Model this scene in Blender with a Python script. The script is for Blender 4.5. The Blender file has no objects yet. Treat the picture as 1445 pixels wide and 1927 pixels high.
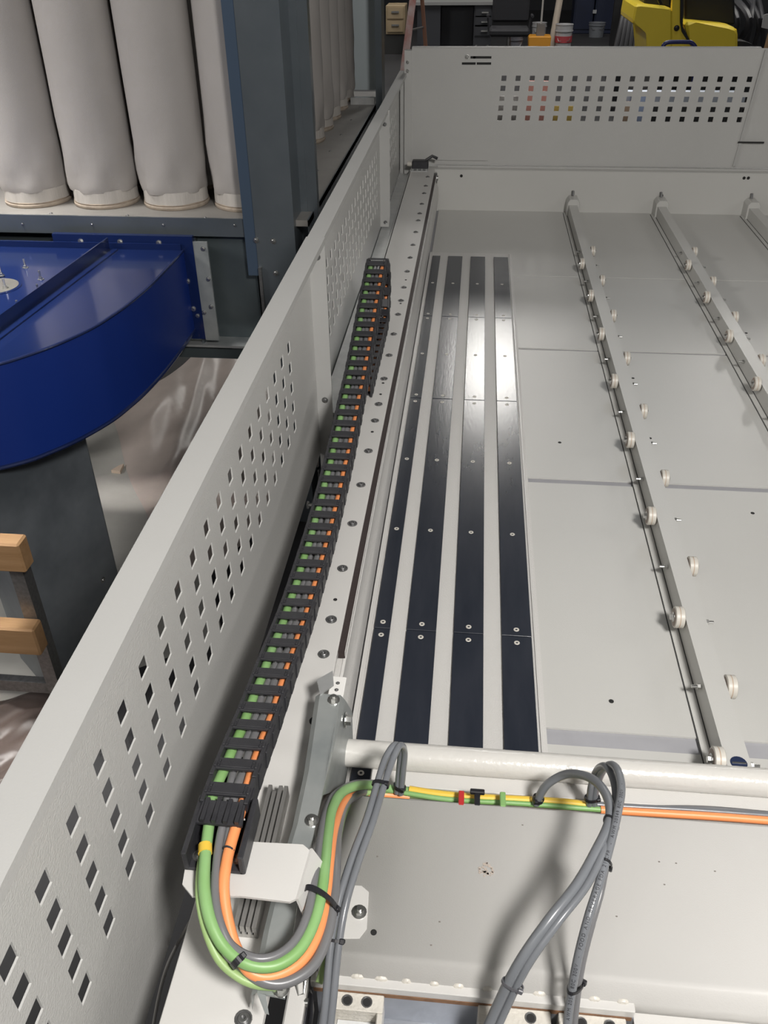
import bpy, bmesh, math, random
from mathutils import Vector, Matrix
random.seed(7)
R = math.radians
S = bpy.context.scene
COL = S.collection
# ------------------------------------------------------------------ camera
CAM = Vector((0, 0, 1.9))
FPX, PX, PY = 1620.0, 722.5, 963.5
MC = Matrix.Rotation(R(5.98144623), 3, 'Z') @ Matrix.Rotation(R(55.27239857), 3, 'X') @ Matrix.Rotation(R(-0.69405133), 3, 'Z')
cd = bpy.data.cameras.new('camera'); cam = bpy.data.objects.new('camera', cd); COL.objects.link(cam)
cam.matrix_world = Matrix.Translation(CAM) @ MC.to_4x4()
cd.sensor_fit = 'HORIZONTAL'; cd.sensor_width = 36.0; cd.lens = 36.0 * FPX / 1445.0
cd.clip_start = 0.02; cd.clip_end = 200
S.camera = cam
# ------------------------------------------------------------------ world, lights, exposure
w = bpy.data.worlds.new('world'); S.world = w; w.use_nodes = True
w.node_tree.nodes['Background'].inputs[0].default_value = (0.80, 0.86, 1.0, 1)
w.node_tree.nodes['Background'].inputs[1].default_value = 0.25
S.view_settings.view_transform = 'Standard'; S.view_settings.look = 'None'
S.view_settings.exposure = 0.45; S.view_settings.gamma = 1.0; S.view_settings.use_curve_mapping = False


def area(name, loc, target, sx, sy, energy, color, spread=180):
    l = bpy.data.lights.new(name, 'AREA'); l.shape = 'RECTANGLE'; l.size = sx; l.size_y = sy
    l.energy = energy; l.color = color; l.spread = R(spread)
    o = bpy.data.objects.new(name, l); COL.objects.link(o); o.location = loc
    o.rotation_euler = (Vector(target) - Vector(loc)).to_track_quat('-Z', 'Y').to_euler()
    return o


WARM = (1.0, 0.97, 0.935); COOL = (0.86, 0.93, 1.0)
area('key_lamp', (0.70, -0.45, 2.85), (0.3, 0.9, 0.9), 0.34, 0.34, 50, WARM)
area('fill_lamp', (-1.6, -2.2, 4.6), (0.0, 2.0, 0.9), 2.4, 1.2, 22, WARM)
area('side_fill', (4.2, 1.4, 3.2), (-0.3, 1.4, 1.1), 1.6, 1.0, 14, WARM)  # added light that lifts the side guard; no such source in view
area('hall_lamp', (2.0, 9.0, 5.6), (1.5, 9.0, 0.0), 3.0, 1.0, 26, COOL)
area('bench_fill', (.9, 6.0, 3.2), (.7, 6.0, .7), 1.0, .5, 10, WARM, 55)  # added to brighten the cartons behind the rear guard
area('collector_fill', (-4.6, 0.3, 3.7), (-1.6, 2.8, 1.2), 1.6, 0.8, 66, WARM)  # made-up source lifting the dark left side: bags, fan and floor
area('aisle_fill', (-2.1, 2.0, 3.6), (-1.55, 2.1, 0.0), 1.0, .8, 16, WARM, 40)  # extra light put in for the left floor that the machine shades

# ------------------------------------------------------------------ helpers


def at(px, py, ax, v):
    """point of the plane ax = v that the photograph shows at pixel (px, py)"""
    d = MC @ Vector(((px - PX) / FPX, -(py - PY) / FPX, -1.0)); i = 'xyz'.index(ax)
    return CAM + d * ((v - CAM[i]) / d[i])


def Z(px, py, z): return at(px, py, 'z', z)


MATS = {}


def mat(name, col, rough=0.5, metal=0.0, bump=0.0, bscale=200.0, var=0.0, vscale=6.0, spec=0.5, col2=None,
        emit=0.0, alpha=1.0, coat=0.0, stretch=None, transmission=0.0):
    if name in MATS: return MATS[name]
    m = bpy.data.materials.new(name); m.use_nodes = True; nt = m.node_tree; n = nt.nodes; L = nt.links
    b = n['Principled BSDF']
    b.inputs['Base Color'].default_value = (*col, 1); b.inputs['Roughness'].default_value = rough
    b.inputs['Metallic'].default_value = metal; b.inputs['Specular IOR Level'].default_value = spec
    b.inputs['Coat Weight'].default_value = coat; b.inputs['Coat Roughness'].default_value = 0.08
    if alpha < 1: b.inputs['Alpha'].default_value = alpha
    if transmission: b.inputs['Transmission Weight'].default_value = transmission
    if emit:
        b.inputs['Emission Color'].default_value = (*col, 1); b.inputs['Emission Strength'].default_value = emit
    if bump or var or col2:
        tc = n.new('ShaderNodeTexCoord'); mp = n.new('ShaderNodeMapping'); L.new(tc.outputs['Object'], mp.inputs[0])
        if stretch: mp.inputs['Scale'].default_value = stretch
    if var or col2:
        t = n.new('ShaderNodeTexNoise'); t.inputs['Scale'].default_value = vscale; t.inputs['Detail'].default_value = 5
        t.inputs['Roughness'].default_value = 0.6
        L.new(mp.outputs[0], t.inputs['Vector'])
        r = n.new('ShaderNodeValToRGB'); r.color_ramp.elements[0].position = 0.32; r.color_ramp.elements[1].position = 0.68
        c2 = col2 or tuple(max(0, c * (1 - var)) for c in col)
        r.color_ramp.elements[0].color = (*c2, 1); r.color_ramp.elements[1].color = (*col, 1)
        L.new(t.outputs['Fac'], r.inputs[0]); L.new(r.outputs[0], b.inputs['Base Color'])
    if bump:
        t2 = n.new('ShaderNodeTexNoise'); t2.inputs['Scale'].default_value = bscale; t2.inputs['Detail'].default_value = 3
        L.new(mp.outputs[0], t2.inputs['Vector'])
        bp = n.new('ShaderNodeBump'); bp.inputs['Strength'].default_value = bump; bp.inputs['Distance'].default_value = 0.002
        L.new(t2.outputs['Fac'], bp.inputs['Height']); L.new(bp.outputs[0], b.inputs['Normal'])
    MATS[name] = m; return m


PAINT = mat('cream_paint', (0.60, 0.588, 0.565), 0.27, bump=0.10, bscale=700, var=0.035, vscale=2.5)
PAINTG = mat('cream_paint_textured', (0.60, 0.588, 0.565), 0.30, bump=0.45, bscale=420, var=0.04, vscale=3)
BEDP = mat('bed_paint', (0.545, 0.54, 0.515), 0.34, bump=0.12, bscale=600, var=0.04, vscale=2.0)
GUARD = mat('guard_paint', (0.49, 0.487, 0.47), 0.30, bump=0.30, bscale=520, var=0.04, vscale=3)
CAPM = mat('guard_paint_dimmed', (0.42, 0.418, 0.405), 0.4, bump=0.1, bscale=600, var=0.03)  # same paint as the guard, darkened to offset the close key lamp
GROOVE = mat('joint_grey', (0.36, 0.36, 0.38), 0.6, var=0.08, vscale=20)
SLIT = mat('joint_dark', (0.05, 0.05, 0.05), 0.8)
BLACK = mat('black_slide_plastic', (0.020, 0.024, 0.034), 0.20, bump=0.06, bscale=60, col2=(0.03, 0.034, 0.045), vscale=9, stretch=(3, .6, 1))
CHAIN = mat('chain_plastic', (0.022, 0.022, 0.026), 0.48, bump=0.15, bscale=400, col2=(0.034, 0.034, 0.038), vscale=60)
TIE = mat('tie_plastic', (0.015, 0.015, 0.018), 0.4)
RACK = mat('rack_steel', (0.055, 0.04, 0.038), 0.5, metal=0.4, bump=0.5, bscale=300, stretch=(1, 6, 1))
STEEL = mat('bright_steel', (0.62, 0.62, 0.60), 0.28, metal=0.95, var=0.1, vscale=90)
DSTEEL = mat('dull_steel', (0.30, 0.30, 0.30), 0.38, metal=0.8, var=0.3, vscale=90)
HOLE = mat('hole_dark', (0.015, 0.015, 0.015), 0.8)
GALV = mat('galvanised', (0.42, 0.44, 0.43), 0.38, metal=0.45, bump=0.05, bscale=80, col2=(0.31, 0.335, 0.335), vscale=14)
GALVL = mat('galvanised_light', (0.62, 0.63, 0.62), 0.35, metal=0.6, col2=(0.5, 0.51, 0.51), vscale=20)
ALU = mat('aluminium', (0.50, 0.49, 0.47), 0.42, metal=0.8, bump=0.2, bscale=150, var=0.15, vscale=60, stretch=(6, .6, 1))
COLL = mat('collector_steel', (0.19, 0.215, 0.235), 0.30, metal=0.6, col2=(0.14, 0.165, 0.185), vscale=3, bump=0.03, bscale=30)
COLLB = mat('collector_panel', (0.17, 0.20, 0.21), 0.36, metal=0.65, col2=(0.12, 0.15, 0.16), vscale=2.5)
PED = mat('pedestal_steel', (0.30, 0.325, 0.35), 0.35, metal=0.3, col2=(0.10, 0.115, 0.13), vscale=2)
SHELFM = mat('shelf_dusty', (0.30, 0.285, 0.265), 0.6, metal=0.2, var=0.15, vscale=8)
FABRIC = mat('filter_fabric', (0.43, 0.405, 0.385), 0.95, bump=0.5, bscale=900, var=0.08, vscale=5, spec=0.1)
FABW = mat('filter_cuff', (0.52, 0.49, 0.455), 0.95, bump=0.7, bscale=260, var=0.15, vscale=40, spec=0.1, stretch=(1, 1, .1))
FABR = mat('filter_ring', (0.45, 0.38, 0.31), 0.9, var=0.35, vscale=25, spec=0.2)
BLUE = mat('blue_enamel', (0.008, 0.018, 0.080), 0.20, coat=0.5, var=0.12, vscale=3)  # same enamel as the side, darkened where the added lamps overlight the top
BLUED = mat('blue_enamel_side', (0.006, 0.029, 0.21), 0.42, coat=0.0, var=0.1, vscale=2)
WOOD = mat('pale_timber', (0.38, 0.225, 0.11), 0.65, bump=0.3, bscale=60, col2=(0.30, 0.17, 0.075), vscale=8, stretch=(.6, 6, 6))
CONC = mat('concrete', (0.042, 0.042, 0.045), 0.6, bump=0.2, bscale=30, col2=(0.028, 0.028, 0.03), vscale=1.2)
CONCL = mat('concrete_slab_light', (0.56, 0.55, 0.51), 0.6, bump=0.2, bscale=40, col2=(0.46, 0.45, 0.42), vscale=4)
SHEET = mat('plastic_film', (0.66, 0.57, 0.52), 0.36, bump=0.12, bscale=14, col2=(0.54, 0.47, 0.43), vscale=4, spec=0.6)
SHEETB = mat('plastic_film_brown', (0.13, 0.098, 0.085), 0.42, bump=0.3, bscale=20, col2=(0.10, 0.075, 0.065), vscale=6, spec=0.6)
GREEN = mat('green_cable', (0.20, 0.38, 0.12), 0.42, col2=(0.25, 0.44, 0.18), vscale=12)
LGREEN = mat('light_green_cable', (0.31, 0.45, 0.18), 0.45)
ORANGE = mat('orange_cable', (0.85, 0.30, 0.11), 0.42)
GREY = mat('grey_cable', (0.175, 0.185, 0.20), 0.28, var=0.1, vscale=20)
GREYD = mat('dark_grey_cable', (0.16, 0.16, 0.165), 0.32)
YEL = mat('yellow_sleeve', (0.75, 0.50, 0.06), 0.45)
RED = mat('red_tag', (0.45, 0.03, 0.03), 0.45)
ROLLER = mat('roller_nylon', (0.62, 0.59, 0.53), 0.4, var=0.06, vscale=60)
TREAD = mat('roller_groove', (0.48, 0.36, 0.27), 0.5)
WELD = mat('painted_weld', (0.62, 0.59, 0.53), 0.35, bump=0.6, bscale=250, var=0.1, vscale=60)
RUST = mat('rust', (0.28, 0.15, 0.08), 0.8, var=0.4, vscale=60)
MACH = mat('machined_steel', (0.42, 0.44, 0.48), 0.32, metal=0.6, bump=0.35, bscale=40, var=0.3, vscale=8, stretch=(1, 8, 1))
INK = mat('cable_print', (0.03, 0.03, 0.035), 0.6)


class MB:
    def __init__(s): s.b = bmesh.new()

    def box(s, x0, x1, y0, y1, z0, z1):
        v = [s.b.verts.new((x, y, z)) for x in (x0, x1) for y in (y0, y1) for z in (z0, z1)]
        for f in ((0, 1, 3, 2), (4, 6, 7, 5), (0, 4, 5, 1), (2, 3, 7, 6), (0, 2, 6, 4), (1, 5, 7, 3)):
            s.b.faces.new([v[i] for i in f])
        return s

    def prism(s, pts, d):
        """extrude the polygon pts (3-D points) by the vector d"""
        d = Vector(d); a = [s.b.verts.new(p) for p in pts]; c = [s.b.verts.new(Vector(p) + d) for p in pts]
        s.b.faces.new(a); s.b.faces.new(c[::-1]); n = len(a)
        for i in range(n): s.b.faces.new((a[i], c[i], c[(i + 1) % n], a[(i + 1) % n]))
        return s

    def cyl(s, p0, p1, r, n=16, r1=None, cap=True):
        p0 = Vector(p0); p1 = Vector(p1); q = (p1 - p0).to_track_quat('Z', 'X'); r1 = r if r1 is None else r1
        A = [s.b.verts.new(p0 + q @ Vector((r * math.cos(2 * math.pi * i / n), r * math.sin(2 * math.pi * i / n), 0))) for i in range(n)]
        B = [s.b.verts.new(p1 + q @ Vector((r1 * math.cos(2 * math.pi * i / n), r1 * math.sin(2 * math.pi * i / n), 0))) for i in range(n)]
        for i in range(n): s.b.faces.new((A[i], A[(i + 1) % n], B[(i + 1) % n], B[i]))
        if cap: s.b.faces.new(A[::-1]); s.b.faces.new(B)
        return s

    def tube(s, path, r, n=10, cap=True):
        P = [Vector(p) for p in path]; rings = []; up = Vector((0, 0, 1)); nrm = None
        for i, p in enumerate(P):
            t = (P[min(i + 1, len(P) - 1)] - P[max(i - 1, 0)]).normalized()
            if nrm is None:
                nrm = t.orthogonal().normalized()
            nrm = (nrm - t * nrm.dot(t)).normalized(); bi = t.cross(nrm)
            rr = r[i] if isinstance(r, (list, tuple)) else r
            rings.append([s.b.verts.new(p + (nrm * math.cos(2 * math.pi * k / n) + bi * math.sin(2 * math.pi * k / n)) * rr) for k in range(n)])
        for a, c in zip(rings, rings[1:]):
            for k in range(n): s.b.faces.new((a[k], a[(k + 1) % n], c[(k + 1) % n], c[k]))
        if cap: s.b.faces.new(rings[0][::-1]); s.b.faces.new(rings[-1])
        return s

    def lathe(s, prof, c=(0, 0, 0), n=24, f=None):
        c = Vector(c); rings = []
        for r, z in prof:
            rings.append([s.b.verts.new(c + Vector(((r + (f(a, z) if f else 0)) * math.cos(a), (r + (f(a, z) if f else 0)) * math.sin(a), z)))
                          for a in [2 * math.pi * i / n for i in range(n)]])
        for a, b in zip(rings, rings[1:]):
            for k in range(n): s.b.faces.new((a[k], a[(k + 1) % n], b[(k + 1) % n], b[k]))
        s.b.faces.new(rings[0][::-1]); s.b.faces.new(rings[-1])
        return s

    def mesh(s, name, m, smooth=False, bevel=0.0):
        if bevel:
            bmesh.ops.bevel(s.b, geom=[e for e in s.b.edges], offset=bevel, segments=1, affect='EDGES')
        bmesh.ops.recalc_face_normals(s.b, faces=s.b.faces)
        me = bpy.data.meshes.new(name); s.b.to_mesh(me); s.b.free(); me.materials.append(m)
        if smooth:
            me.shade_smooth() if hasattr(me, 'shade_smooth') else None
            try: me.set_sharp_from_angle(angle=R(40))
            except Exception: pass
        return me


def root_loc(p):
    v = Vector((0, 0, 0))
    while p is not None: v += p.location; p = p.parent
    return v


def link(name, me, parent=None, loc=None, rot=None):
    """link a mesh; with loc the mesh is in its own frame, else its vertices are world coordinates"""
    o = bpy.data.objects.new(name, me); COL.objects.link(o); o.parent = parent; base = root_loc(parent)
    if loc is None: o.location = -base if parent else (0, 0, 0)
    else: o.location = Vector(loc) - base
    if rot: o.rotation_euler = rot
    return o


def build(mb, name, m, parent=None, smooth=False, bevel=0.0):
    return link(name, mb.mesh(name, m, smooth, bevel), parent)


def tag(o, label, cat, group=None, kind=None):
    if label: o['label'] = label
    if cat: o['category'] = cat
    if group: o['group'] = group
    if kind: o['kind'] = kind
    return o


def thing(name, label, cat, loc=(0, 0, 0), group=None):
    o = bpy.data.objects.new(name, None); COL.objects.link(o); o.location = loc; o.empty_display_size = 0.05
    return tag(o, label, cat, group)


def struct(name, mb, m, label=None):
    o = build(mb, name, m); o['kind'] = 'structure'
    if label: o['label'] = label
    return o


# shared small meshes, axis along +Z, base at z = 0
def cap_bolt_mesh(r=0.0062, h=0.004):
    b = MB(); b.lathe([(r * 1.75, 0), (r * 1.75, .0012), (r * 1.45, .0012), (r * 1.3, .0003), (r * 1.0, .0003), (r, h), (r * .85, h + .0006), (r * .5, h + .0006), (r * .5, h - .002), (0.0001, h - .002)], n=14)
    return b.mesh('cap_bolt', DSTEEL, True)


def hex_mesh(r=0.006, h=0.005, shaft=0.0, washer=True, m=STEEL):
    b = MB()
    if washer: b.cyl((0, 0, 0), (0, 0, .0015), r * 1.6, 14)
    b.cyl((0, 0, .0015), (0, 0, .0015 + h), r, 6)
    if shaft: b.cyl((0, 0, h), (0, 0, h + shaft), r * .55, 10)
    return b.mesh('hex_bolt', m)


def screw_mesh(r=0.0048):
    b = MB(); b.lathe([(r, 0), (r, .0006), (r * .9, .0010), (r * .45, .0010), (r * .4, -.0004), (0.0001, -.0004)], n=14)
    return b.mesh('screw', ROLLER, True)


def disc_mesh(r, m, h=0.0008, name='hole', n=14):
    b = MB(); b.cyl((0, 0, 0), (0, 0, h), r, n); return b.mesh(name, m)


def dome_mesh(r, m=STEEL):
    b = MB(); b.lathe([(r * 1.5, 0), (r * 1.5, r * .15), (r, r * .2), (r * .95, r * .5), (r * .6, r * .85), (0.0001, r * .9)], n=12)
    return b.mesh('bolt', m, True)


def perforated(x0, x1, y0, y1, us, vs, hu, hv, fn, thick, name, m, parent, slant=0.0):
    """sheet with square holes centred on us x vs; (u, v) go through fn to 3-D"""
    cu = sorted({x0, x1} | {round(u + s_ * hu, 5) for u in us for s_ in (-1, 1)})
    cv = sorted({y0, y1} | {round(v + s_ * hv, 5) for v in vs for s_ in (-1, 1)})
    b = bmesh.new(); V = {}

    def vert(i, j):
        if (i, j) not in V: V[i, j] = b.verts.new(fn(cu[i], cv[j]))
        return V[i, j]
    for i in range(len(cu) - 1):
        uc = (cu[i] + cu[i + 1]) / 2; inu = any(abs(uc - u) < hu for u in us)
        for j in range(len(cv) - 1):
            vc = (cv[j] + cv[j + 1]) / 2
            if inu and any(abs(vc - v) < hv for v in vs): continue
            b.faces.new((vert(i, j), vert(i + 1, j), vert(i + 1, j + 1), vert(i, j + 1)))
    me = bpy.data.meshes.new(name); b.to_mesh(me); b.free(); me.materials.append(m)
    o = link(name, me, parent); md = o.modifiers.new('thickness', 'SOLIDIFY'); md.thickness = thick; md.offset = 0
    return o


# ================================================================== setting
FL = 0.0
b = MB(); b.box(-9, 14, -5, 24, FL - .1, FL); struct('floor', b, CONC)
DARKW = mat('dark_wall', (0.028, 0.030, 0.036), 0.8, var=0.3, vscale=1.0)
LIGHTW = mat('hall_wall', (0.28, 0.28, 0.27), 0.8, var=0.1, vscale=1)
b = MB(); b.box(-9, 14, 24, 24.2, 0, 7.5); struct('wall_back', b, DARKW)
b = MB(); b.box(-9.2, -9, -5, 24, 0, 7.5); struct('wall_left', b, LIGHTW)
b = MB(); b.box(14, 14.2, -5, 24, 0, 7.5); struct('wall_right', b, LIGHTW)
b = MB(); b.box(-9, 14, -5.2, -5, 0, 7.5); struct('wall_front', b, LIGHTW)
b = MB(); b.box(-9, 14, -5, 24, 7.5, 7.7); struct('ceiling', b, LIGHTW)
# hall lamps (high-bay panels) that the gloss of the machine mirrors
LAMP = mat('lamp_panel', (1.0, 0.97, 0.92), 0.5, emit=20.0)
LHOUS = mat('lamp_housing', (0.5, 0.5, 0.5), 0.5)
for (x, y, z, sx, sy, lab) in ((0.42, 12.0, 5.6, 1.0, 1.9, 'long lamp panel under the ceiling beyond the machine'),
                               (-3.4, 14.5, 5.6, .7, 2.4, 'lamp panel under the ceiling beyond the filter bags'),
                               (4.5, 13.0, 5.6, .7, 2.4, 'lamp panel under the ceiling above the forklift')):
    t = thing('ceiling_lamp', lab, 'lamp', (x, y, z))
    b = MB(); b.box(x - sx / 2 - .05, x + sx / 2 + .05, y - sy / 2 - .05, y + sy / 2 + .05, z + .01, z + .12); build(b, 'housing', LHOUS, t)
    b = MB(); b.box(x - sx / 2, x + sx / 2, y - sy / 2, y + sy / 2, z - .01, z + .01); build(b, 'diffuser', LAMP, t)
    b = MB()
    for yy in (y - sy / 3, y + sy / 3): b.cyl((x, yy, z + .12), (x, yy, 7.5), .01, 6)
    build(b, 'hanger', LHOUS, t)

# ================================================================== machine: bed
ZB = 0.885
bed = thing('machine_bed', 'pale grey machine bed of flat panels with grey joints', 'machine bed', (0.7, 2.2, ZB))
seams = [(2.905, .006), (2.300, .013), (1.606, .020), (0.890, .032)]
ys = [3.685]
b = MB(); b.box(-.16, 1.75, .5, 3.685, ZB - .05, ZB - .004); build(b, 'joint_bed', GROOVE, bed)
edges = [3.685]
for sy, g in seams: edges += [sy + g / 2, sy - g / 2]
edges.append(.70)
for i in range(0, len(edges), 2):
    b = MB(); b.box(-.14, 1.75, edges[i + 1], edges[i], ZB - .0035, ZB); build(b, 'bed_panel', BEDP, bed)
b = MB(); b.box(-.16, 1.75, .52, 3.68, .80, ZB - .05); build(b, 'under_frame', PAINT, bed)
for x in (-.12, 1.65):
    for y in (.8, 2.2, 3.6):
        b = MB(); b.box(x - .05, x + .05, y - .05, y + .05, 0, .80); build(b, 'leg', PAINT, bed)
# tiny screws and holes in the bed
hm = disc_mesh(.004, HOLE)
for (x, y) in ((1131, 550), (1191, 712), (1223, 825), (1352, 553), (1404, 627), (1416, 966), (1150, 1320), (1053, 833)):
    link('hole', hm, bed, Z(x, y, ZB - .0003))

# slide table with black strips
tab = thing('slide_table', 'cream slide table carrying four long black sliding strips', 'table', (0, 1.9, ZB))
b = MB(); b.box(-.145, .147, .70, 3.10, ZB, ZB + .010); build(b, 'base_plate', PAINTG, tab)
b = MB(); b.box(.1375, .1405, .70, 3.09, ZB + .010, ZB + .0125); build(b, 'edge_bead', PAINT, tab)
b = MB(); b.box(-.145, -.1375, .70, 3.09, ZB + .010, ZB + .0140); build(b, 'edge_lip', PAINT, tab)
sc = screw_mesh()
cuts = [.70, 1.088, 1.944, 2.485, 3.05]
for k, (xa, xb) in enumerate(((-.1335, -.106), (-.0778, -.0275), (.002, .0525), (.083, .1330))):
    for j in range(4):
        y0, y1 = cuts[j] + (.0012 if j else 0), cuts[j + 1] - .0012
        b = MB(); b.box(xa, xb, y0, y1, ZB + .010, ZB + .0150)
        build(b, 'black_strip', BLACK, tab, bevel=.0006)
        xc = (xa + xb) / 2
        m_ = (y0 + y1) / 2
        L_ = {0: (.785, y1 - .015), 1: (y0 + .015, 1.379, 1.647, y1 - .017), 2: (y0 + .017, 2.212, y1 - .017), 3: (y0 + .017, 2.772)}[j]
        for yy in L_: link('screw', sc, tab, (xc, yy, ZB + .0148))

# ================================================================== rear beam and guards
t = thing('rear_beam', 'cream box beam closing the far end of the bed', 'beam', (.7, 3.72, .8))
b = MB(); b.box(-.26, 1.9, 3.685, 3.80, .80, 1.046); build(b, 'beam_body', BEDP, t, bevel=.003)
b = MB(); b.box(-.15, 1.9, 3.725, 3.738, 1.046, 1.052); build(b, 'ledge_strip', GUARD, t)
hs = disc_mesh(.006, HOLE)
for (x, y) in ((1245, 368), (868, 331), (1400, 335), (1408, 335)):
    p = at(x, y, 'y', 3.6845); link('hole', hs, t, p, (R(90), 0, 0))

YP = 3.745
gu = thing('rear_guard', 'tall perforated cream guard panel at far end with five rows of square holes', 'guard', (.6, YP, 1.05))
us = [0.0945 + .0545 * i for i in range(18)]
vs = [1.2315 + .0355 * i for i in range(5)]
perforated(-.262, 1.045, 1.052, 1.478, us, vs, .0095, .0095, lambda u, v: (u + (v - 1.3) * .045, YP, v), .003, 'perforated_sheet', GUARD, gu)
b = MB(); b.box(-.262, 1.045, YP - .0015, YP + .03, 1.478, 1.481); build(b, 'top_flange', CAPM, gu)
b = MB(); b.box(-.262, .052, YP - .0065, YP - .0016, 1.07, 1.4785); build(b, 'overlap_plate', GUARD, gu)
b = MB()
for (x0, x1, y) in ((893, 922, 108), (871, 893, 119.5), (899, 922, 119.5), (886, 894, 108)):
    p = at((x0 + x1) / 2, y, 'y', YP - .007); hw = (x1 - x0) / 2 * 3.9 / FPX
    b.box(p.x - hw, p.x + hw, YP - .0075, YP - .0064, p.z - .004, p.z + .004)
build(b, 'slot', HOLE, gu)
dm = dome_mesh(.006)
p = at(879, 107, 'y', YP - .007); link('bolt', dm, gu, p, (R(90), 0, 0))
g2 = thing('rear_guard', 'plain cream guard panel at the far right edge beyond a vertical joint', 'guard', (1.4, YP, 1.05))
b = MB(); b.prism([(1.030, YP + .002, 1.052), (1.95, YP + .002, 1.052), (1.95, YP + .002, 1.478), (1.040, YP + .002, 1.478)], (0, .003, 0)); build(b, 'sheet', GUARD, g2)
b = MB(); b.prism([(1.028, YP - .003, 1.060), (1.038, YP - .003, 1.060), (1.068, YP - .003, 1.475), (1.058, YP - .003, 1.475)], (0, -.004, 0)); build(b, 'joint_flange', CAPM, g2)
b = MB()
p = at(1413, 268, 'y', YP - .008); b.box(p.x - .05, p.x + .05, YP - .009, YP - .0075, p.z - .003, p.z + .003)
build(b, 'slot', HOLE, g2)

# side guards, three sections
XS = -.308
SECT = [(.10, 1.612, 1.400, -.3105, -.2745, 'nearest section of the perforated side guard, its cap widest in view'),
        (1.60, 2.945, 1.393, -.3125, -.2800, 'middle section of the perforated side guard between the two upright flanges'),
        (2.940, 3.80, 1.390, -.3135, -.2820, 'farthest short section of the perforated side guard ending at the rear corner')]
for k, (ya, yb, zt, xo, xi, lab) in enumerate(SECT):
    g = thing('side_guard', lab, 'guard', (XS, (ya + yb) / 2, .98))
    first = .356 - .0598 * 3
    if k == 0: us = [first + .0598 * i for i in range(21) if .12 < first + .0598 * i < 1.56]
    elif k == 1: us = [1.70 + .0598 * i for i in range(20) if 1.70 + .0598 * i < 2.87]
    else: us = [3.02 + .0598 * i for i in range(10)]
    vs = [1.1265 + .0388 * i for i in range(5)]
    zb = .93 if k == 0 else 1.026
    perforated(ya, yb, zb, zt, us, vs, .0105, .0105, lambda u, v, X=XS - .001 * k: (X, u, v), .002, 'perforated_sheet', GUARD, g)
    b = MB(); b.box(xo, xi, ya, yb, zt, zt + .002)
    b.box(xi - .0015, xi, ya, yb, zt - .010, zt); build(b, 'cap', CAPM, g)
    if k < 2:
        b = MB(); yy = yb - .004
        zlo = 1.03 if k else .84
        b.prism([(XS, yy, zlo), (XS + .028, yy, zlo), (XS + .0325, yy, zlo + .04), (XS + .0325, yy, zt - .001), (XS, yy, zt - .001)], (0, .003, 0))
        build(b, 'upright_flange', CAPM, g)
        for zz in ((zt - .035, 1.06) if k == 0 else (zt - .04, 1.045)):
            link('bolt', dome_mesh(.0045, DSTEEL), g, (XS + .017, yy, zz), (R(90), 0, 0))
p = at(577, 950, 'x', XS)
t = thing('fixing_bolt', 'bright bolt and washer low on the near side guard beside the cable carrier', 'bolt', p)
b = MB(); b.cyl(p + Vector((.001, 0, 0)), p + Vector((.004, 0, 0)), .008, 14); build(b, 'washer', STEEL, t)
b = MB(); b.cyl(p + Vector((.004, 0, 0)), p + Vector((.022, 0, 0)), .004, 10); build(b, 'shank', STEEL, t)
# corner post between side and rear guards
t = thing('corner_post', 'narrow cream corner post joining side guard and rear guard', 'post', (-.275, YP, .98))
b = MB(); b.box(-.29, -.262, YP - .012, YP + .03, .98, 1.47); build(b, 'post_body', GUARD, t)
b = MB(); b.box(-.305, -.292, YP - .03, YP + .02, .98, 1.384); build(b, 'hinge_strip', CAPM, t)
for zz in (1.43, 1.40): link('bolt', dome_mesh(.005), t, (-.277, YP - .012, zz), (R(90), 0, 0))

# ledge trays left of the guide plate
t = thing('ledge_tray', 'bare galvanised ledge strip along the foot of the side guard', 'tray', (-.28, 2.6, 1.0))
b = MB(); b.box(-.306, -.262, 1.62, 3.70, 1.018, 1.024); b.box(-.306, -.303, 1.62, 3.70, .97, 1.018); build(b, 'ledge', GALVL, t)
b = MB(); b.box(-.264, -.261, 1.62, 3.70, .97, 1.040); build(b, 'folded_edge', GALVL, t)

# ================================================================== guide plate
ZG = 1.055
gp = thing('guide_plate', 'long cream guide plate with a row of recessed bolts and a dark toothed rack', 'guide plate', (-.2, 2, .98))
b = MB(); b.box(-.2545, -.1585, .05, 3.66, ZG - .012, ZG); build(b, 'plate', PAINT, gp, bevel=.0008)
b = MB(); b.box(-.1585, -.1490, .870, 3.56, ZG - .016, ZG - .003); build(b, 'toothed_rack', RACK, gp)
b = MB(); b.box(-.1490, -.1478, .870, 3.60, ZG - .012, ZG - .004); build(b, 'rack_edge', PAINT, gp)
b = MB(); b.box(-.248, -.1525, .60, 3.685, .80, ZG - .018); build(b, 'side_beam', PAINTG, gp)
prof = [(-.153, 1.030), (-.149, 1.028), (-.1485, .985), (-.1455, .980), (-.1432, .968), (-.1425, .945), (-.1435, .925), (-.147, .912), (-.150, .905), (-.150, .886), (-.153, .886)]
b = MB(); b.prism([(x, .60, z) for x, z in prof], (0, 3.08, 0)); build(b, 'rounded_rail', PAINTG, gp, True)
cb = cap_bolt_mesh(.0048, .003)
BY = [.859, .931, 1.051, 1.173, 1.294, 1.414, 1.535, 1.607, 1.728, 1.852, 1.976, 2.103, 2.20, 2.299, 2.429, 2.551, 2.672, 2.804, 2.934, 3.016, 3.136, 3.278, 3.384, 3.521, .375]
for y in BY: link('bolt', cb, gp, (-.1768 - .002 * max(0, y - 1.5), y, ZG))
hd = disc_mesh(.003, HOLE)
for y in (.976, 1.489, 1.653, 1.707, 2.18, 2.36): link('hole', hd, gp, (-.1775, y, ZG - .0002))
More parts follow.
